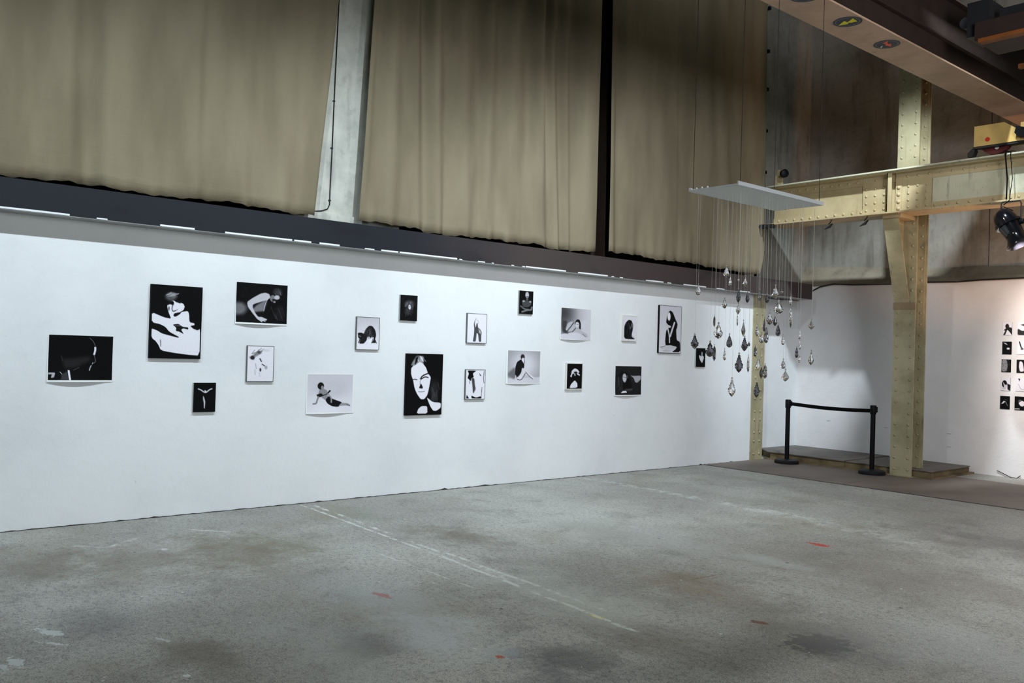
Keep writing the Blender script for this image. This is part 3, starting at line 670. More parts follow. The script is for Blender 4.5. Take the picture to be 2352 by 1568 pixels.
def kmesh(kind, darkened=False):
    key = (kind, darkened)
    if key not in KM:
        mat = DARKGLASS if darkened else GLASS
        KM[key] = {'tear': lambda: drop_mesh(1, .6, tear, 8, 'crystal', mat, 1), 'kite': lambda: drop_mesh(1, .5, kite, 8, 'crystal', mat), 'ball': lambda: drop_mesh(1, 1, ballp, 8, 'crystal', mat, 1),
                   'baro': lambda: plate_mesh(baro, .30, 'crystal', mat), 'maple': lambda: plate_mesh(maple, .30, 'crystal', mat), 'pend': lambda: plate_mesh(pend, .32, 'crystal', mat)}[kind]()
    return KM[key]
BEADM = None
# (cx, top, bottom, width) in a 4.13x enlargement of the photo whose corner is (1550, 560); kind, edge-on, darkened, label
CR = [
 (490, 200, 310, 55, 'tear', 0, 0, 'clear teardrop crystal, the highest one, in front of the curtain hem'),
 (525, 292, 400, 30, 'tear', 1, 0, 'narrow edge-on drop just below the highest teardrop crystal'),
 (222, 375, 487, 50, 'tear', 0, 0, 'lone teardrop crystal over the wall ledge, upper left of the cluster'),
 (605, 318, 357, 25, 'ball', 0, 0, 'tiny round bead crystal above the dark upper ornate pair'),
 (668, 295, 412, 55, 'pend', 0, 0, 'broad clear pendant in front of the dark ledge, left of the wall column'),
 (603, 420, 558, 45, 'baro', 0, 1, 'dark ornate crystal hanging under the tiny round bead'),
 (688, 450, 560, 45, 'kite', 0, 1, 'dark kite crystal directly below the broad clear pendant'),
 (472, 505, 612, 50, 'maple', 0, 0, 'small leafy crystal at the shadow edge below the highest teardrop'),
 (600, 556, 667, 45, 'baro', 0, 0, 'ornate crystal touching the icicle, just under the dark ornate one'),
 (593, 660, 782, 14, 'baro', 1, 0, 'thin icicle-like crystal left of the column, seen from its edge'),
 (803, 425, 540, 35, 'tear', 0, 1, 'dark drop crystal at the very top of the wall column'),
 (873, 463, 565, 50, 'kite', 0, 1, 'dark outlined kite crystal just right of the wall column\'s top'),
 (955, 380, 522, 75, 'maple', 0, 0, 'large clear ornate crystal under the ledge, right of the column'),
 (1014, 430, 470, 32, 'ball', 0, 0, 'small round glass ball beside the large clear ornate crystal'),
 (985, 528, 665, 100, 'maple', 0, 0, 'widest leaf-shaped crystal, sparkling dark and clear, below the glass ball'),
 (1099, 475, 582, 24, 'tear', 1, 0, 'slim blue-edged drop under the ledge, right of the widest crystal'),
 (1099, 592, 795, 24, 'baro', 1, 0, 'long slim string-like crystal directly below the blue-edged drop'),
 (900, 622, 768, 65, 'pend', 0, 0, 'clear ornate crystal lower left of the widest leaf-shaped one'),
 (950, 668, 780, 45, 'kite', 0, 1, 'dark tilted kite crystal right of the clear ornate pendant'),
 (375, 670, 787, 20, 'pend', 1, 1, 'thin black curved crystal edge-on, left of the scalloped clear pendant'),
 (413, 740, 898, 95, 'maple', 0, 0, 'scalloped clear pendant with black heart, left part of the cluster'),
 (848, 692, 832, 26, 'tear', 1, 1, 'thin dark drop along the right edge of the wall column'),
 (866, 770, 940, 45, 'tear', 0, 1, 'long dark drop at the column\'s right edge, below the thin dark one'),
 (783, 763, 870, 42, 'tear', 0, 0, 'clear drop with bright orange glint on the upper wall column'),
 (978, 748, 874, 50, 'tear', 0, 1, 'dark red-tinged teardrop right of the wall column'),
 (822, 838, 942, 55, 'maple', 0, 0, 'glittering ornate crystal on the column between two drops'),
 (650, 718, 877, 42, 'kite', 0, 0, 'frosted narrow spearhead crystal left of the column'),
 (517, 845, 982, 60, 'tear', 0, 1, 'bold dark teardrop alone against the white wall, centre left'),
 (188, 846, 995, 82, 'baro', 0, 1, 'black ornate crystal just above the heart picture'),
 (660, 868, 1017, 68, 'baro', 0, 1, 'black ornate crystal below the frosted spearhead'),
 (702, 925, 972, 28, 'ball', 0, 1, 'small dark bead touching the black ornate crystal beside the column'),
 (1026, 850, 958, 36, 'tear', 0, 0, 'small reddish drop on white wall right of the dark red teardrop'),
 (333, 913, 1072, 92, 'maple', 0, 1, 'pale smoky ornate crystal overlapping the heart picture\'s right edge'),
 (374, 950, 1112, 28, 'pend', 1, 1, 'tall dark edge-on crystal behind the pale grey one'),
 (472, 988, 1103, 32, 'tear', 1, 0, 'thin crescent-like crystal with rainbow edge below the bold teardrop'),
 (762, 953, 1067, 36, 'tear', 0, 1, 'grey-blue drop on the left edge of the wall column'),
 (1183, 806, 900, 28, 'tear', 0, 0, 'narrow drop hanging on the doubled threads at the right'),
 (1184, 905, 1003, 25, 'pend', 0, 0, 'rod-like crystal with dark end, hanging below the narrow right drop'),
 (1155, 965, 1080, 36, 'tear', 0, 1, 'black-bottomed drop left of the rod-like crystal'),
 (1180, 1055, 1125, 24, 'ball', 0, 0, 'tiny clear bead below the rod-like crystal'),
 (1296, 703, 812, 58, 'kite', 0, 0, 'red and black kite crystal, farthest right, upper of two'),
 (1292, 1003, 1148, 52, 'pend', 0, 0, 'pinkish ornate crystal on the last thread, directly below the red kite'),
 (608, 1028, 1220, 82, 'baro', 0, 1, 'large dark ornate crystal left of the wall column, above the outlined one'),
 (696, 1048, 1220, 22, 'pend', 1, 0, 'slim striped crystal edge-on, just left of the column at mid height'),
 (790, 1065, 1200, 46, 'maple', 0, 0, 'clear spiky crystal in the middle of the wall column'),
 (820, 1150, 1272, 42, 'kite', 0, 1, 'black drop with bright edge low on the wall column'),
 (855, 1130, 1279, 38, 'pend', 1, 0, 'slender ribbed crystal right behind the black drop on the column'),
 (1028, 1085, 1184, 48, 'tear', 0, 0, 'clear rounded drop above the lowest right kite crystal'),
 (1048, 1180, 1303, 72, 'kite', 0, 0, 'big kite crystal, lowest on the right side of the column'),
 (541, 1263, 1447, 76, 'baro', 0, 0, 'clear outlined ornate crystal, lowest left of the column'),
 (775, 1293, 1457, 62, 'baro', 0, 1, 'dark ornate crystal, lowest one in front of the column'),
]
KS = 400 / 1651.0
bead = drop_mesh(1, 1, ballp, 8, 'bead', GLASS, 1)
for n, (cx, t0, b0, w, kind, edge, darkened, lab) in enumerate(CR):
    X, Yt, Yb = 1550 + cx * KS, 560 + t0 * KS, 560 + b0 * KS
    # pick a hanging point on the panel that lies on this sight column
    ym = (Yt + Yb) / 2; cand = []
    d = FW + RT * ((X - W / 2) / FL) - UP * ((ym - H / 2) / FL)
    for k in range(200):
        t = 2.5 + k * 0.02; q = CAM + d * t
        if px0 + .006 < q.x < px1 - .006 and py0 + .006 < q.y < py1 - .006: cand.append(t)
    if not cand:
        best = min((abs(max(0, px0 - (CAM + d * (2.5 + k * .02)).x)) + abs(max(0, (CAM + d * (2.5 + k * .02)).x - px1)) + abs(max(0, py0 - (CAM + d * (2.5 + k * .02)).y)) + abs(max(0, (CAM + d * (2.5 + k * .02)).y - py1)), 2.5 + k * .02) for k in range(200)); cand = [best[1]]
    t = cand[0] + (cand[-1] - cand[0]) * (0.15 + 0.7 * ((n * 0.755 + .3) % 1)); mid = CAM + d * t
    dd = (mid - CAM).dot(FW); s = dd / FL
    hgt = (Yb - Yt) * s; wid = w * KS * s
    top = mid + Vector((0, 0, hgt / 2))
    root = thing('crystal_pendant', top, lab, 'crystal', 'glass crystals hanging on threads from the white panel')
    view = math.atan2(d.y, d.x) + math.pi / 2
    bs = min(.012, max(.006, wid * .3)); body = hgt - bs
    me = kmesh(kind, bool(darkened))
    o = link('crystal', me, None); o.parent = root; o.location = (0, 0, -bs)
    if edge: o.scale = (max(wid * 2.6, .02), wid / (.30 if kind in ('pend', 'baro', 'maple') else .55) * .9, body) if kind in ('pend', 'baro', 'maple') else (wid, wid * 1.8, body)
    else: o.scale = (wid, wid * .9, body)
    o.rotation_euler = (0, 0, view + (math.radians(80) if edge and kind in ('pend', 'baro', 'maple') else random.uniform(-.35, .35)))
    b = link('bead', bead, None); b.parent = root; b.location = (0, 0, 0); b.scale = (bs * .9, bs * .9, bs)
    th = MB().tube([(0, 0, -.002), (0, 0, PZ - top.z)], .00042, 5).mesh('thread', THREAD); tt = link('thread', th, None); tt.parent = root

# ------------------------------------------------------------------ barrier
def post(x, y, zt, label):
    r = thing('barrier_post', (x, y, 0), label, 'barrier post', 'black belt barrier posts')
    m = MB(); m._lathe([(.178, 0), (.183, .006), (.183, .045), (.17, .06), (.06, .068), (.045, .075)], Vector((x, y, 0)), Vector((0, 0, 1)), 36); m.obj('base', RUBBER, r, smooth=True)
    m = MB(); m._lathe([(.034, .07), (.034, zt - .12)], Vector((x, y, 0)), Vector((0, 0, 1)), 20); m.obj('pole', BLACKPL, r, smooth=True)
    m = MB(); m._lathe([(.041, zt - .125), (.043, zt - .12), (.043, zt - .01), (.038, zt)], Vector((x, y, 0)), Vector((0, 0, 1)), 20); m.box(x - .02, x + .05, y - .03, y + .03, zt - .1, zt - .02); m.obj('belt_head', BLACKPL, r, smooth=True)
    return r
pa = post(.533, 12.245, .985, 'left black barrier post in front of the low plinth, belt drawn out of it'); pb = post(1.895, 12.262, .985, 'right black barrier post next to the riveted steel column')
m = MB(); n = 16; v = []; f = []
for i in range(n + 1):
    u = i / n; x = .57 + (1.86 - .57) * u; y = 12.245 + .017 * u; z = .925 - .02 * u - .02 * math.sin(math.pi * u)
    v += [(x, y - .001, z - .027), (x, y - .001, z + .027), (x, y + .001, z + .027), (x, y + .001, z - .027)]
for i in range(n):
    for k in range(4): f.append((i * 4 + k, i * 4 + (k + 1) % 4, i * 4 + 4 + (k + 1) % 4, i * 4 + 4 + k))
m.add(v, f); m.obj('belt', BELT, pa)

# ------------------------------------------------------------------ plinth and floor plates
pt = thing('low_plinth', (1.3, 13.1, 0), 'low steel-topped plinth in the corner behind the barrier posts', 'plinth')
m = MB(); m.box(.06, 1.33, 12.52, 13.87, 0, .108); m.box(1.33, 2.58, 12.54, 13.86, 0, .10)
m.prism([(-.33, 12.9, 0), (.06, 12.6, 0), (.06, 13.87, 0), (-.33, 13.87, 0)], (0, 0, .108)); m.obj('curb', PLINTHS, pt)
m = MB(); m.prism([(.02, 12.49, .108), (1.345, 12.49, .108), (1.345, 13.88, .108), (-.34, 13.88, .108), (-.34, 12.85, .108)], (0, 0, .014)); m.obj('steel_sheet', PLINTHT, pt)
MB().prism([(1.352, 12.52, .10), (2.62, 12.52, .10), (2.62, 13.80, .10), (1.352, 13.88, .10)], (0, 0, .012)).obj('steel_sheet', PLINTHT, pt)
m = MB(); m.box(-.02, 2.66, 12.455, 12.50, .0, .022); m.box(2.6, 2.66, 12.5, 13.85, 0, .022); m.obj('base_angle', PLINTHS, pt)
XP = [0.0, 2.2, 4.4, 6.6, 8.8, 11.0]
for i in range(5):
    m = MB(); y1 = 12.455 if i == 0 else 13.2
    m.box(XP[i] + .006, XP[i + 1] - .006, 10.885, 12.452 if i == 0 else 13.15, 0.0005, .006)
    o = m.obj('floor_plate', PLATEM, fl)
m = MB(); m.box(-.0, 11, 10.862, 10.88, 0, .004); m.obj('floor_joint', BLACKST, fl)

# cable on top of the white back wall
c = [at(x, y, 1, 13.85) for x, y in ((1866, 668), (1885, 658), (1915, 652), (1960, 654), (2050, 652), (2130, 648), (2200, 647), (2250, 643), (2352, 638), (2600, 626))]
cb = MB().tube(c, .012, 6).obj('cable', BLACKST, None, smooth=True); tag(cb, 'black cable lying along the top edge of the white back wall', 'cable')
m = MB(); v = []; f = []; n = 260
for i in range(n + 1):
    y = -1 + 13.0 * i / n; h = .004 + .006 * random.random() ** 3 * (3 if random.random() < .12 else 1)
    v += [(0.0, y, 0), (.006, y, 0), (.006, y, h), (0.0, y, h)]
for i in range(n):
    for k in range(4): f.append((i * 4 + k, i * 4 + (k + 1) % 4, i * 4 + 4 + (k + 1) % 4, i * 4 + 4 + k))
m.add(v, f); m.obj('floor_joint', flat_mat('dirty_joint', (58, 56, 50)), fl)
# wall scars
for q in ((1903, 966), (2180, 996), (2180, 1026), (2035, 982)):
    pp = at(*q, 1, 13.9); MB().box(pp.x - .03, pp.x + .03, 13.897, 13.9, pp.z - .003, pp.z + .003).obj('plaster_scar', flat_mat('scar', (150, 148, 146)), bpy.data.objects['wall_back'])
c = [at(x, y, 1, 13.88) for x, y in ((2290, 1080), (2306, 1088), (2322, 1096), (2336, 1098), (2344, 1092))]
MB().tube(c, .006, 5).obj('plaster_crack', DARKST, bpy.data.objects['wall_back'])

# ------------------------------------------------------------------ photographs
def quad_map(q):
    """homography unit square -> quad corners TL, TR, BR, BL; returns its inverse"""
    src = [(0, 0), (1, 0), (1, 1), (0, 1)]; A = []; B = []
    for (u, v), (x, y) in zip(src, q):
        A += [[u, v, 1, 0, 0, 0, -u * x, -v * x], [0, 0, 0, u, v, 1, -u * y, -v * y]]; B += [x, y]
    h = np.linalg.solve(np.array(A, float), np.array(B, float)); return np.append(h, 1).reshape(3, 3)
def paint(quad, shapes, nx, ny):
    """tones on an (ny+1)x(nx+1) grid, shapes given in the coordinates of the quad"""
    Hm = quad_map(quad); u, v = np.meshgrid(np.linspace(0, 1, nx + 1), np.linspace(0, 1, ny + 1))
    p = np.stack([u, v, np.ones_like(u)]).reshape(3, -1); q = Hm @ p; x = (q[0] / q[2]).reshape(u.shape); y = (q[1] / q[2]).reshape(u.shape)
    px_ = abs(quad[1][0] - quad[0][0]) / nx
    img = np.zeros_like(x)
    def segd(ax, ay, bx, by):
        dx, dy = bx - ax, by - ay; L = dx * dx + dy * dy + 1e-9
        t = np.clip(((x - ax) * dx + (y - ay) * dy) / L, 0, 1); return np.hypot(x - ax - t * dx, y - ay - t * dy)
    for s in shapes:
        k = s[0]
        if k == 'b': img[:] = s[1]; continue
        if k == 'gy': img[:] = s[1] + (s[2] - s[1]) * np.clip((y - s[3]) / (s[4] - s[3]), 0, 1); continue
        if k == 'gx': img[:] = s[1] + (s[2] - s[1]) * np.clip((x - s[3]) / (s[4] - s[3]), 0, 1); continue
        if k == 'n': img += rng.randn(*img.shape) * s[1]; continue
        if k == 'h':  # hair-like strokes: tone, feather, cx, cy, rx, ry, angle, spread, length, width, count
            for _ in range(s[11]):
                r_, a_ = math.sqrt(random.random()), random.random() * 6.283; hx, hy = s[3] + r_ * math.cos(a_) * s[5], s[4] + r_ * math.sin(a_) * s[6]
                an = math.radians(s[7] + random.uniform(-1, 1) * 22); L = s[9] * random.uniform(.5, 1)
                d = segd(hx, hy, hx + math.cos(an) * L, hy + math.sin(an) * L) - s[10] / 2
                m = np.clip(.5 - d / max(s[2], px_), 0, 1) * .8; img = img * (1 - m) + (s[1] * random.uniform(.6, 1.3)) * m
            continue
        tone, fe = s[1], max(s[2] * 1.35, px_ * 1.2)
        if k == 'p':
            pts = s[3]
            if len(pts) > 4:
                pts = [q for a, b in zip(pts, pts[1:] + pts[:1]) for q in ((a[0] * .84 + b[0] * .16, a[1] * .84 + b[1] * .16), (a[0] * .16 + b[0] * .84, a[1] * .16 + b[1] * .84))]
            ins = np.zeros(x.shape, bool); d = np.full(x.shape, 1e9); j = len(pts) - 1
            for i in range(len(pts)):
                (x0, y0), (x1, y1) = pts[i], pts[j]; j = i
                c_ = (y0 > y) != (y1 > y); ins ^= c_ & (x < (x1 - x0) * (y - y0) / ((y1 - y0) + 1e-9) + x0)
                d = np.minimum(d, segd(x0, y0, x1, y1))
            sd = np.where(ins, -d, d)
        elif k == 'e':
            cx, cy, rx, ry = s[3:7]; sd = (np.hypot((x - cx) / rx, (y - cy) / ry) - 1) * min(rx, ry)
        elif k == 'l':
            w = s[3] / 2; pts = s[4]
            if len(pts) > 2: pts = [pts[0]] + [q for a, b in zip(pts, pts[1:]) for q in ((a[0] * .75 + b[0] * .25, a[1] * .75 + b[1] * .25), (a[0] * .25 + b[0] * .75, a[1] * .25 + b[1] * .75))] + [pts[-1]]
            d = np.full(x.shape, 1e9)
            for a, b in zip(pts[:-1], pts[1:]): d = np.minimum(d, segd(*a, *b))
            sd = d - w
        m = np.clip(0.5 - sd / fe, 0, 1); m = m * m * (3 - 2 * m); img = img * (1 - m) + tone * m
    return np.clip(img, 1, 238)
def tone_grid(name, quad, shapes, pos, nx, ny, parent):
    img = paint(quad, shapes, nx, ny); c = img / 255.0; c = np.where(c <= .04045, c / 12.92, ((c + .055) / 1.055) ** 2.4) * 1.0
    vs = [pos(i / nx, j / ny) for j in range(ny + 1) for i in range(nx + 1)]
    fs = [(j * (nx + 1) + i, (j + 1) * (nx + 1) + i, (j + 1) * (nx + 1) + i + 1, j * (nx + 1) + i + 1) for j in range(ny) for i in range(nx)]
    me = bpy.data.meshes.new(name); me.from_pydata(vs, [], fs); me.materials.append(PRINT)
    at_ = me.color_attributes.new('tone', 'FLOAT_COLOR', 'POINT'); a = np.ones((len(vs), 4), np.float32); a[:, :3] = np.clip(c.reshape(-1, 1) * np.array([[1.03, 1.01, 1.09]]), 0, .92); at_.data.foreach_set('color', a.ravel())
    return link(name, me, parent)
CROPS = {'A': (80, 620, .22954), 'B': (520, 620, .22961), 'C': (890, 640, .21688), 'D': (1250, 660, .17857), 'E': (2270, 710, .16566)}
def picture(crop, outer, style, inner, shapes, label, wall='L', group=None):
    ox, oy, sc = CROPS[crop]; toP = lambda p: (ox + p[0] * sc, oy + p[1] * sc)
    ax, base = (0, 0.0) if wall == 'L' else (1, 13.9)
    depth = {'paper': .004, 'canvas': .025, 'black': .03, 'grey': .025, 'white': .03, 'thin': .008}[style]
    off = base + depth if wall == 'L' else base - depth
    c = [at(*toP(q), ax, off) for q in outer]; h = (lambda p: p.y) if wall == 'L' else (lambda p: p.x)
    l = (h(c[0]) + h(c[3])) / 2; r = (h(c[1]) + h(c[2])) / 2; t = (c[0].z + c[1].z) / 2; b = (c[2].z + c[3].z) / 2
    def P3(u, v, d):  # u along, v height, d out of the wall
        return (base + d, u, v) if wall == 'L' else (u, base - d, v)
    nm = {'paper': 'photo_sheet', 'canvas': 'canvas_photograph', 'thin': 'mounted_photograph'}.get(style, 'framed_photograph')
    root = thing(nm, P3((l + r) / 2, b, 0.0), label, 'photograph', group or ('photographs on the long white wall' if wall == 'L' else 'small photographs in a grid on the back wall'))
    qi = inner or outer; Hinv = np.linalg.inv(quad_map(outer))
    def uv(p): q = Hinv @ np.array([p[0], p[1], 1.]); return q[0] / q[2], q[1] / q[2]
    (u0, v0), (u1, v1), (u2, v2), (u3, v3) = [uv(p) for p in qi]
    ua, ub, va, vb = (u0 + u3) / 2, (u1 + u2) / 2, (v0 + v1) / 2, (v2 + v3) / 2
    wpx = abs(qi[1][0] - qi[0][0]) * sc; hpx = abs(qi[3][1] - qi[0][1]) * sc; nx, ny = max(8, int(wpx * 1.25)), max(8, int(hpx * 1.25))
    U = lambda u: l + (r - l) * u; V = lambda v: t + (b - t) * v
    if style == 'paper':
        cur = .018 + .012 * random.random()
        lift = lambda u, v: .003 + cur * (v ** 4) * math.sin(math.pi * min(1, max(0, u * .9 + .1))) + .008 * max(0, (u - .9)) * 10 * v ** 2 + .004 * math.sin(u * 5) * v
        N = 16; vs = [P3(U(i / N), V(j / N), lift(i / N, j / N)) for j in range(N + 1) for i in range(N + 1)]
        fs = [(j * (N + 1) + i, j * (N + 1) + i + 1, (j + 1) * (N + 1) + i + 1, (j + 1) * (N + 1) + i) for j in range(N) for i in range(N)]
        m = MB(); m.add(vs, fs); o = m.obj('paper_sheet', PAPER, root, smooth=True)
        pos = lambda a, c_: P3(U(ua + (ub - ua) * a), V(va + (vb - va) * c_), lift(ua + (ub - ua) * a, va + (vb - va) * c_) + .0012)
        tone_grid('print', qi, shapes, pos, nx, ny, root); return
    side = {'canvas': CANVSIDE, 'black': FRBLACK, 'grey': FRGREY, 'white': FRWHITE, 'thin': FRBLACK}[style]
    lo, hi = min(l, r), max(l, r)
    if style in ('canvas', 'thin'):
        m = MB(); a, b_ = P3(lo, b, 0), P3(hi, t, depth)
        m.box(min(a[0], b_[0]), max(a[0], b_[0]), min(a[1], b_[1]), max(a[1], b_[1]), b, t)
        m.obj('canvas_block' if style == 'canvas' else 'mount', side, root); g = 0.0; dd = depth + .0008
        ua, ub, va, vb = (.0, 1., .0, 1.) if inner is None else (ua, ub, va, vb)
    else:
        fw = .0055 if style == 'grey' else .0055 if style == 'black' else .012
        m = MB()
        for (u_0, u_1, z_0, z_1) in ((lo, hi, t - fw, t), (lo, hi, b, b + fw), (lo, lo + fw, b + fw, t - fw), (hi - fw, hi, b + fw, t - fw)):
            a, b_ = P3(u_0, z_0, 0), P3(u_1, z_1, depth); m.box(min(a[0], b_[0]), max(a[0], b_[0]), min(a[1], b_[1]), max(a[1], b_[1]), z_0, z_1)
        m.obj('frame', side, root)
        g = fw / abs(r - l); gv = fw / abs(t - b); ua, ub, va, vb = g, 1 - g, gv, 1 - gv; dd = depth - .002
    pos = lambda a, c_: P3(U(ua + (ub - ua) * a), V(va + (vb - va) * c_), dd)
    tone_grid('print', qi, shapes, pos, nx, ny, root)
N3 = ('n', 3)
picture('A', [(125, 640), (783, 655), (780, 1116), (119, 1120)], 'paper', [(138, 648), (780, 662), (774, 1100), (132, 1100)], [('b', 9), ('p', 34, 40, [(270, 890), (300, 990), (420, 970), (560, 900), (540, 860), (400, 880)]), ('l', 110, 6, 5, [(545, 680), (580, 710), (600, 755)]), ('p', 232, 6, [(590, 768), (610, 765), (612, 800), (600, 850), (580, 848), (592, 800)]), ('l', 130, 4, 4, [(592, 855), (610, 912), (590, 930)]), ('l', 210, 4, 7, [(580, 925), (575, 938)]), ('l', 200, 6, 9, [(562, 955), (552, 975), (543, 1003)]), ('l', 80, 6, 5, [(385, 1000), (440, 975)]), ('l', 60, 8, 6, [(262, 860), (275, 905)]), ('p', 58, 14, [(265, 1045), (325, 1010), (335, 1098), (255, 1098)]), ('p', 240, 3, [(325, 1002), (344, 1000), (357, 1100), (338, 1100)]), ('p', 180, 6, [(135, 1025), (205, 1025), (190, 1075), (160, 1078), (172, 1042), (135, 1045)]), ('l', 190, 4, 6, [(250, 1020), (268, 1040)]), N3],
        'dark landscape photo sheet of a face in profile, leftmost on the long wall')
picture('A', [(1162, 140), (1680, 172), (1658, 885), (1145, 885)], 'black', None, [('b', 10), ('e', 84, 26, 1360, 262, 58, 42), ('e', 150, 20, 1375, 238, 34, 16), ('p', 232, 5, [(1330, 335), (1345, 315), (1385, 300), (1420, 322), (1450, 322), (1490, 335), (1503, 365), (1490, 400), (1450, 422), (1535, 408), (1548, 440), (1552, 522), (1603, 533), (1603, 552), (1560, 560), (1590, 588), (1635, 604), (1662, 588), (1655, 858), (1550, 852), (1400, 835), (1262, 812), (1230, 745), (1163, 682), (1165, 585), (1230, 600), (1300, 640), (1440, 680), (1420, 665), (1345, 622), (1310, 580), (1165, 527), (1165, 424), (1290, 475), (1365, 490), (1335, 420), (1322, 365)]), ('h', 150, 8, 1355, 250, 45, 30, -10, 0, 60, 5, 16), ('p', 18, 8, [(1318, 318), (1380, 304), (1394, 326), (1386, 352), (1366, 345), (1348, 340), (1328, 352)]), ('l', 60, 6, 9, [(1378, 352), (1370, 392), (1384, 416), (1412, 404)]), ('p', 20, 6, [(1418, 306), (1452, 304), (1460, 334), (1436, 326)]), ('e', 90, 10, 1340, 385, 8, 20), ('p', 16, 5, [(1388, 445), (1400, 432), (1472, 418), (1455, 440), (1412, 468), (1390, 465)]), ('l', 40, 4, 5, [(1420, 395), (1428, 398)]), ('p', 14, 4, [(1165, 528), (1250, 545), (1305, 572), (1345, 622), (1445, 672), (1440, 682), (1350, 660), (1270, 640), (1225, 612), (1165, 590)]), ('p', 22, 4, [(1378, 548), (1440, 540), (1482, 570), (1540, 575), (1540, 598), (1490, 585), (1466, 598), (1496, 645), (1450, 620), (1412, 612), (1418, 580)]), ('l', 150, 5, 4, [(1400, 560), (1460, 560)]), ('p', 10, 4, [(1160, 685), (1212, 720), (1258, 815), (1400, 842), (1560, 856), (1662, 862), (1662, 892), (1140, 892)]), ('l', 60, 8, 6, [(1256, 705), (1260, 770)]), N3],
        'tall black-framed photo of a face with tattooed hand at the throat')
picture('A', [(1590, 1126), (1812, 1128), (1805, 1420), (1583, 1420)], 'canvas', None, [('b', 11), ('l', 215, 6, 11, [(1635, 1188), (1665, 1200), (1690, 1222), (1715, 1225), (1745, 1197), (1770, 1188)]), ('e', 220, 6, 1702, 1215, 14, 12), ('l', 30, 3, 4, [(1690, 1205), (1698, 1222)]), ('p', 205, 8, [(1683, 1255), (1696, 1280), (1706, 1320), (1700, 1387), (1691, 1380), (1690, 1330), (1682, 1290)]), N3],
        'small black canvas with a pale raised-arms figure, below the tall framed face')
picture('B', [(97, 113), (613, 147), (608, 551), (84, 541)], 'paper', [(103, 121), (612, 152), (603, 539), (92, 521)], [('b', 12), ('e', 108, 40, 120, 385, 80, 62), ('p', 118, 22, [(250, 400), (300, 350), (400, 290), (395, 345), (372, 412), (330, 415), (280, 420)]), ('p', 190, 8, [(205, 320), (260, 280), (340, 235), (390, 224), (430, 240), (440, 275), (405, 300), (340, 318), (262, 345), (262, 380), (285, 430), (312, 468), (350, 468), (395, 492), (395, 505), (375, 505), (340, 516), (300, 492), (255, 430), (212, 370)]), ('l', 230, 4, 4, [(410, 290), (385, 350), (370, 408)]), ('e', 48, 22, 510, 215, 44, 36), ('e', 120, 8, 462, 282, 26, 34), ('p', 30, 6, [(455, 290), (480, 285), (500, 300), (490, 320), (462, 310)]), ('h', 90, 5, 520, 225, 36, 34, 70, 0, 40, 3, 26), ('h', 48, 5, 520, 420, 55, 70, 80, 0, 60, 3, 40), ('l', 192, 4, 10, [(325, 484), (394, 492)]), ('l', 186, 4, 9, [(322, 490), (378, 512)]), ('l', 186, 4, 8, [(312, 492), (345, 518)]), ('e', 185, 8, 505, 272, 27, 22), ('e', 150, 5, 480, 318, 11, 10), ('e', 26, 20, 540, 420, 40, 70), ('l', 60, 8, 5, [(445, 370), (470, 430), (510, 495)]), ('l', 60, 8, 5, [(520, 380), (540, 440), (560, 490)]), ('n', 6)],
        'dark landscape photo sheet of a woman leaning down on one arm')
picture('B', [(208, 752), (481, 762), (469, 1116), (204, 1116)], 'grey', None, [('b', 230), ('h', 90, 6, 290, 835, 60, 22, -32, 0, 60, 4, 20), ('p', 130, 18, [(222, 870), (260, 850), (290, 822), (340, 803), (355, 820), (320, 848), (282, 872), (272, 900), (240, 890)]), ('e', 40, 10, 258, 876, 22, 20), ('e', 70, 10, 325, 820, 16, 12), ('e', 205, 20, 400, 800, 34, 10), ('l', 50, 5, 12, [(336, 888), (352, 915)]), ('l', 60, 6, 10, [(360, 945), (385, 962)]), ('e', 60, 6, 342, 1002, 10, 18), ('e', 165, 10, 400, 978, 14, 18), ('l', 175, 8, 8, [(290, 940), (300, 990)]), ('l', 180, 8, 8, [(285, 1000), (288, 1050)]), ('l', 190, 8, 6, [(330, 1030), (338, 1070)]), N3],
        'thin grey-framed, nearly white photo of a sunlit face, below the leaning-woman sheet')
picture('B', [(803, 1026), (1282, 1032), (1267, 1426), (790, 1441)], 'paper', [(812, 1042), (1268, 1046), (1255, 1415), (806, 1420)], [('gy', 202, 226, 1042, 1420), ('e', 200, 60, 1040, 1180, 180, 90), ('p', 140, 4, [(925, 1200), (978, 1188), (1008, 1210), (1012, 1290), (985, 1302), (945, 1270), (918, 1240)]), ('e', 22, 5, 942, 1160, 32, 36), ('e', 138, 5, 958, 1178, 14, 22), ('p', 26, 3, [(900, 1245), (945, 1232), (965, 1250), (1000, 1238), (1028, 1200), (1046, 1208), (1012, 1242), (955, 1262), (925, 1275), (903, 1262)]), ('l', 125, 4, 14, [(918, 1268), (905, 1300), (896, 1335), (866, 1338)]), ('p', 20, 3, [(985, 1300), (1020, 1258), (1060, 1290), (1152, 1322), (1150, 1340), (1112, 1370), (1050, 1362), (1005, 1335)]), ('l', 150, 4, 14, [(1012, 1240), (1048, 1280), (1045, 1322)]), ('p', 150, 3, [(1148, 1328), (1215, 1334), (1238, 1353), (1235, 1362), (1190, 1356), (1118, 1360)]), ('l', 50, 3, 4, [(1200, 1345), (1236, 1360)]), N3],
        'wide pale photo sheet of a woman reclining on one hand, lowest left of centre')
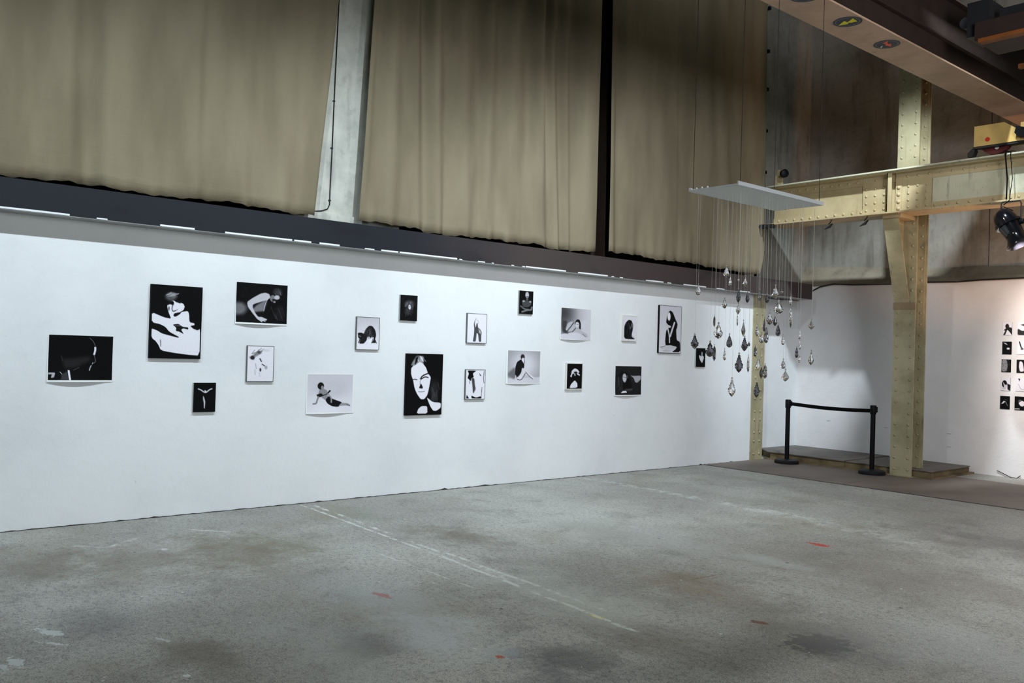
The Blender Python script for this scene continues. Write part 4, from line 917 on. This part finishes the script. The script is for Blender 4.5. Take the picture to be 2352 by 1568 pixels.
picture('B', [(1305, 464), (1537, 476), (1526, 796), (1297, 800)], 'grey', None, [('gy', 195, 232, 480, 760), ('p', 26, 5, [(1376, 640), (1395, 590), (1430, 555), (1465, 558), (1494, 600), (1504, 650), (1490, 700), (1502, 730), (1455, 732), (1478, 690), (1466, 668), (1412, 665), (1405, 705), (1375, 742), (1325, 742), (1342, 700), (1315, 680), (1312, 630), (1350, 628)]), ('p', 234, 5, [(1412, 672), (1478, 670), (1474, 702), (1455, 732), (1420, 732)]), ('h', 90, 4, 1430, 610, 40, 40, 95, 0, 60, 3, 22), ('h', 20, 3, 1445, 655, 38, 12, 92, 0, 34, 4, 16), ('h', 40, 4, 1350, 690, 30, 40, 110, 0, 50, 4, 14), ('l', 24, 3, 5, [(1470, 690), (1455, 734)]), ('l', 24, 3, 6, [(1495, 700), (1506, 732)]), ('l', 60, 4, 8, [(1425, 655), (1476, 655)]), ('l', 150, 4, 5, [(1320, 660), (1345, 670)]), ('n', 5)],
        'small grey-framed photo of a fringed dark-haired head sunk to eye level')
picture('C', [(140, 167), (323, 181), (308, 447), (130, 441)], 'canvas', None, [('b', 17), ('e', 58, 24, 235, 268, 52, 42), ('e', 40, 24, 225, 345, 46, 34), ('h', 100, 5, 235, 275, 48, 40, 100, 0, 50, 3, 46), ('h', 70, 5, 215, 350, 34, 26, 80, 0, 40, 3, 20), ('e', 18, 10, 237, 305, 22, 32), ('e', 212, 7, 235, 302, 15, 26), ('l', 90, 3, 4, [(226, 298), (246, 298)]), ('n', 7)],
        'small black canvas of a curly-haired face, above the large close-up face')
picture('C', [(848, 361), (1058, 375), (1047, 686), (839, 680)], 'grey', None, [('b', 232), ('p', 165, 5, [(950, 515), (985, 530), (1000, 570), (998, 600), (970, 600)]), ('p', 74, 4, [(947, 405), (930, 440), (924, 480), (935, 520), (946, 468), (955, 468), (962, 520), (1000, 560), (996, 600), (994, 672), (970, 672), (962, 590), (946, 572), (936, 670), (902, 670), (915, 600), (920, 530), (914, 480), (925, 440)]), ('p', 190, 6, [(965, 530), (990, 560), (990, 590), (972, 570)]), ('l', 180, 5, 4, [(945, 430), (962, 440), (965, 480)]), N3],
        'small grey-framed white photo of two slender raised arms')
picture('C', [(1400, 124), (1546, 134), (1537, 376), (1389, 370)], 'canvas', None, [('b', 14), ('p', 70, 6, [(1425, 240), (1465, 225), (1500, 235), (1526, 245), (1520, 275), (1490, 300), (1440, 300), (1425, 270)]), ('e', 185, 6, 1480, 172, 19, 33), ('l', 30, 4, 8, [(1472, 190), (1492, 190)]), ('e', 90, 6, 1480, 215, 12, 14), ('e', 165, 6, 1442, 236, 13, 10), ('e', 165, 6, 1512, 242, 11, 10), ('l', 105, 7, 16, [(1412, 290), (1450, 322), (1492, 326)]), ('l', 115, 7, 18, [(1530, 300), (1522, 330), (1480, 330), (1425, 350)]), ('n', 5)],
        'small black canvas of a bald figure with crossed arms, highest on the wall')
picture('C', [(205, 789), (591, 800), (570, 1439), (187, 1446)], 'black', None, [('b', 11), ('e', 34, 40, 500, 1180, 44, 100), ('p', 118, 14, [(255, 885), (308, 806), (390, 815), (372, 890), (320, 895), (262, 928)]), ('h', 210, 8, 340, 850, 40, 40, 70, 0, 70, 6, 20), ('h', 200, 6, 282, 880, 14, 26, 110, 0, 60, 5, 8), ('p', 14, 10, [(298, 835), (326, 815), (312, 880), (286, 915)]), ('h', 55, 10, 500, 1150, 40, 120, 95, 0, 120, 6, 22), ('p', 232, 6, [(262, 928), (300, 905), (335, 878), (372, 888), (410, 940), (430, 1000), (462, 1042), (452, 1100), (436, 1190), (421, 1240), (388, 1280), (350, 1278), (310, 1220), (285, 1160), (270, 1080), (247, 1010), (247, 955)]), ('l', 25, 5, 8, [(256, 1074), (285, 1062), (312, 1070)]), ('l', 20, 5, 13, [(348, 1060), (372, 1025), (428, 1003)]), ('l', 22, 5, 11, [(358, 1062), (398, 1036), (432, 1046)]), ('l', 130, 5, 5, [(348, 1050), (345, 1120)]), ('p', 26, 5, [(340, 1140), (354, 1108), (376, 1150), (370, 1166), (333, 1160)]), ('l', 90, 5, 6, [(328, 1198), (362, 1201), (392, 1195)]), ('p', 232, 5, [(415, 1255), (480, 1310), (570, 1318), (568, 1372), (520, 1405), (485, 1402), (452, 1350)]), ('p', 224, 6, [(308, 1432), (325, 1382), (360, 1352), (422, 1352), (425, 1432)]), N3],
        'large high-contrast close-up of a woman\'s face, centre of the wall')
picture('C', [(833, 959), (1041, 963), (1029, 1275), (821, 1279)], 'grey', None, [('b', 232), ('p', 16, 4, [(845, 965), (948, 968), (905, 998), (916, 1040), (888, 1052), (884, 1084), (858, 1060), (845, 1048), (862, 1000)]), ('p', 70, 7, [(890, 1045), (922, 1052), (926, 1120), (936, 1170), (905, 1225), (900, 1140)]), ('p', 14, 3, [(974, 992), (1000, 1028), (984, 1024)]), ('l', 25, 3, 5, [(1030, 975), (1020, 1060), (1028, 1105)]), ('p', 14, 4, [(888, 1240), (940, 1264), (992, 1245), (1000, 1272), (888, 1272)]), ('p', 14, 4, [(836, 1232), (860, 1272), (830, 1272)]), ('l', 40, 3, 5, [(1005, 1150), (996, 1245)]), ('l', 30, 3, 5, [(870, 1050), (872, 1112)]), N3],
        'small grey-framed photo of a bare shoulder and back, black hair on top')
picture('C', [(1262, 749), (1627, 756), (1613, 1109), (1247, 1113)], 'paper', [(1280, 759), (1617, 768), (1611, 1104), (1268, 1100)], [('b', 158), ('e', 214, 150, 1450, 910, 130, 130), ('p', 205, 16, [(1270, 1050), (1620, 1040), (1615, 1110), (1265, 1105)]), ('p', 110, 26, [(1270, 1000), (1345, 930), (1360, 1040), (1330, 1062), (1270, 1022)]), ('p', 214, 4, [(1372, 1065), (1368, 1040), (1412, 1010), (1465, 962), (1482, 985), (1535, 1030), (1562, 1050), (1530, 1062), (1460, 1002), (1422, 1055), (1395, 1072)]), ('l', 50, 4, 7, [(1455, 1000), (1420, 1055), (1395, 1072), (1368, 1062)]), ('l', 60, 4, 6, [(1460, 985), (1500, 1035), (1535, 1060)]), ('p', 24, 4, [(1378, 872), (1415, 850), (1432, 882), (1448, 905), (1442, 948), (1422, 940), (1412, 990), (1372, 1042), (1345, 1022), (1350, 940), (1365, 890)]), ('e', 46, 4, 1430, 828, 22, 30), ('e', 226, 4, 1434, 855, 14, 19), ('l', 60, 4, 6, [(1445, 850), (1450, 895)]), ('l', 200, 4, 8, [(1352, 1022), (1342, 1070)]), N3],
        'greyish square sheet of a woman seated on the floor in a black jacket')
picture('D', [(222, 250), (604, 286), (591, 691), (194, 659)], 'paper', [(228, 256), (603, 289), (590, 686), (207, 651)], [('gx', 130, 205, 228, 560), ('e', 66, 170, 240, 320, 120, 130), ('e', 205, 60, 540, 500, 90, 90), ('p', 205, 10, [(200, 590), (590, 545), (600, 700), (200, 680)]), ('p', 60, 20, [(228, 420), (290, 420), (280, 520), (300, 590), (228, 570)]), ('p', 182, 10, [(262, 540), (300, 450), (350, 430), (388, 462), (402, 520), (480, 562), (555, 612), (556, 652), (520, 642), (450, 592), (380, 572), (320, 565)]), ('l', 26, 4, 10, [(372, 452), (330, 505), (286, 552)]), ('l', 30, 4, 9, [(396, 520), (352, 565)]), ('p', 26, 5, [(385, 455), (415, 408), (450, 410), (468, 460), (465, 542), (440, 530), (445, 455), (402, 440), (390, 480)]), ('e', 208, 5, 421, 478, 24, 36), ('l', 70, 4, 5, [(412, 470), (434, 476)]), ('l', 60, 4, 5, [(485, 602), (530, 640)]), ('l', 90, 5, 6, [(290, 575), (350, 560)]), N3],
        'grey photo sheet of a woman lying with one arm stretched forward')
picture('D', [(1018, 349), (1201, 370), (1183, 691), (1007, 691)], 'white', None, [('b', 224), ('p', 18, 7, [(1025, 510), (1045, 450), (1090, 408), (1130, 420), (1152, 480), (1146, 540), (1132, 600), (1126, 640), (1172, 672), (1130, 676), (1022, 672)]), ('h', 60, 6, 1085, 530, 45, 110, 85, 0, 80, 3, 30), ('e', 160, 8, 1136, 490, 6, 32), ('e', 110, 8, 1052, 462, 8, 5), ('e', 120, 8, 1110, 520, 6, 20), ('l', 170, 5, 6, [(1140, 630), (1165, 660)]), N3],
        'small white-framed photo of a head seen from behind, long black hair')
picture('D', [(1488, 224), (1775, 248), (1753, 846), (1469, 843)], 'black', None, [('gy', 206, 222, 250, 800), ('p', 14, 6, [(1598, 315), (1628, 292), (1660, 320), (1690, 400), (1720, 470), (1713, 520), (1700, 545), (1706, 680), (1750, 702), (1752, 835), (1640, 835), (1702, 790), (1640, 745), (1560, 752), (1555, 690), (1568, 560), (1600, 520), (1630, 520), (1602, 490), (1568, 450), (1580, 380)]), ('e', 234, 5, 1608, 372, 20, 56), ('l', 205, 5, 22, [(1572, 485), (1622, 505)]), ('l', 214, 5, 20, [(1680, 452), (1650, 540), (1622, 632)]), ('l', 218, 5, 15, [(1588, 520), (1612, 625), (1612, 712)]), ('p', 205, 5, [(1494, 784), (1560, 766), (1640, 750), (1705, 764), (1700, 790), (1602, 808), (1508, 802)]), ('l', 50, 4, 6, [(1494, 775), (1545, 762), (1560, 752)]), ('e', 190, 6, 1570, 820, 60, 10), N3],
        'tall black-framed photo of a seated woman in a black dress')
picture('D', [(291, 964), (501, 975), (490, 1316), (279, 1311)], 'white', None, [('b', 12), ('p', 218, 6, [(345, 1110), (354, 1062), (395, 1030), (435, 1048), (462, 1085), (440, 1100), (468, 1122), (460, 1138), (420, 1112), (440, 1085), (400, 1098), (405, 1130), (395, 1142), (383, 1100), (360, 1112), (350, 1157), (328, 1142)]), ('p', 20, 6, [(380, 1080), (420, 1075), (430, 1095), (390, 1105)]), ('p', 230, 6, [(320, 1304), (340, 1250), (395, 1195), (430, 1240), (432, 1290), (408, 1302)]), N3],
        'small dark photo in pale frame, hand over a tilted face, below the lying woman')
picture('D', [(909, 1000), (1253, 1008), (1246, 1388), (896, 1396)], 'paper', [(918, 1010), (1251, 1014), (1244, 1374), (908, 1384)], [('b', 30), ('p', 14, 20, [(960, 1120), (1000, 1080), (1080, 1100), (1140, 1300), (960, 1300)]), ('p', 165, 7, [(1110, 1128), (1145, 1135), (1242, 1130), (1242, 1178), (1195, 1226), (1168, 1212), (1152, 1165)]), ('h', 60, 6, 980, 1200, 30, 90, 95, 0, 90, 3, 26), ('e', 196, 8, 1032, 1162, 26, 56), ('l', 60, 4, 5, [(1010, 1150), (1060, 1160)]), ('l', 120, 4, 6, [(1068, 1130), (1075, 1165)]), ('e', 12, 8, 1065, 1230, 12, 30), ('l', 70, 10, 6, [(960, 1150), (955, 1260)]), ('p', 226, 5, [(975, 1357), (1000, 1332), (1045, 1326), (1052, 1350)]), ('l', 62, 10, 26, [(1050, 1320), (1120, 1310)]), ('n', 7)],
        'dark square photo sheet of a long-haired woman leaning over her hand')
picture('D', [(1954, 779), (2074, 781), (2069, 1023), (1949, 1019)], 'canvas', None, [('b', 14), ('p', 218, 4, [(2024, 830), (2034, 830), (2034, 885), (2048, 880), (2051, 912), (2030, 976), (2002, 930), (1989, 885), (1998, 868), (2022, 892)]), N3],
        'small black picture with a white heart shape, partly behind the crystals')
# grid on the back wall: five rows, first column complete, second cut by the frame
E_ = [
 ([(198, 182), (330, 182), (328, 360), (196, 358)], [('b', 226), ('e', 34, 6, 262, 236, 26, 33), ('p', 36, 5, [(245, 262), (290, 248), (330, 258), (330, 362), (302, 322), (264, 280), (236, 356), (205, 358), (236, 300), (216, 290)])], 'top left small photo of the back-wall grid, dark crouching figure'),
 ([(195, 448), (323, 448), (322, 625), (193, 625)], [('b', 16), ('p', 214, 6, [(208, 464), (245, 470), (270, 497), (240, 485)]), ('e', 220, 6, 277, 545, 22, 14)], 'black small photo with two pale spots, second row of the back-wall grid'),
 ([(182, 695), (314, 695), (312, 872), (184, 872)], [('b', 18), ('p', 128, 8, [(186, 700), (255, 700), (272, 780), (255, 862), (188, 868)]), ('n', 28)], 'grainy half-grey small photo, third row of the back-wall grid'),
 ([(178, 943), (308, 948), (306, 1130), (176, 1125)], [('b', 222), ('e', 18, 6, 225, 1035, 36, 50), ('p', 26, 5, [(265, 1030), (310, 1050), (302, 1132), (268, 1110)]), ('p', 196, 6, [(202, 1000), (235, 1050), (262, 1040), (245, 1110), (200, 1112), (188, 1085), (222, 1080)])], 'small photo of dark hair with pale arms, fourth row of the back-wall grid'),
 ([(165, 1200), (297, 1205), (295, 1385), (162, 1382)], [('b', 12), ('p', 222, 5, [(178, 1312), (214, 1270), (238, 1276), (206, 1306)]), ('l', 120, 6, 9, [(240, 1278), (266, 1332)]), ('l', 70, 6, 7, [(222, 1248), (258, 1256)])], 'black small photo with folded arms, bottom left of the back-wall grid'),
 ([(405, 182), (537, 182), (537, 357), (407, 357)], [('b', 230), ('p', 46, 7, [(408, 268), (470, 302), (540, 288), (540, 360), (408, 360)]), ('p', 60, 6, [(445, 214), (500, 204), (495, 236)])], 'top photo of the grid\'s right column, white with dark lower corner'),
 ([(402, 446), (534, 446), (534, 625), (404, 625)], [('b', 234), ('l', 34, 6, 17, [(428, 448), (452, 520), (466, 546)]), ('e', 80, 8, 470, 550, 20, 14)], 'white photo with a single dark arm, grid\'s right column, second row'),
 ([(392, 700), (524, 700), (524, 882), (393, 882)], [('b', 24), ('p', 222, 6, [(430, 730), (450, 718), (476, 740), (490, 800), (496, 862), (440, 866), (424, 800)])], 'dark photo with a pale standing figure, grid\'s right column, third row'),
 ([(383, 955), (515, 958), (515, 1140), (382, 1134)], [('b', 222), ('p', 46, 5, [(412, 962), (442, 962), (430, 1002)]), ('l', 150, 6, 6, [(418, 1040), (450, 1108), (496, 1112)])], 'pale photo of a torso, grid\'s right column, fourth row'),
 ([(366, 1208), (498, 1210), (496, 1400), (364, 1397)], [('b', 16), ('e', 86, 8, 440, 1272, 26, 20), ('p', 226, 6, [(415, 1300), (470, 1265), (510, 1290), (490, 1345), (450, 1345)]), ('l', 226, 5, 11, [(372, 1382), (430, 1382)])], 'dark photo with a bright heart-like form, grid\'s right column, bottom row'),
]
for q, sh, lab in E_: picture('E', q, 'thin', None, sh + [N3], lab, 'B')
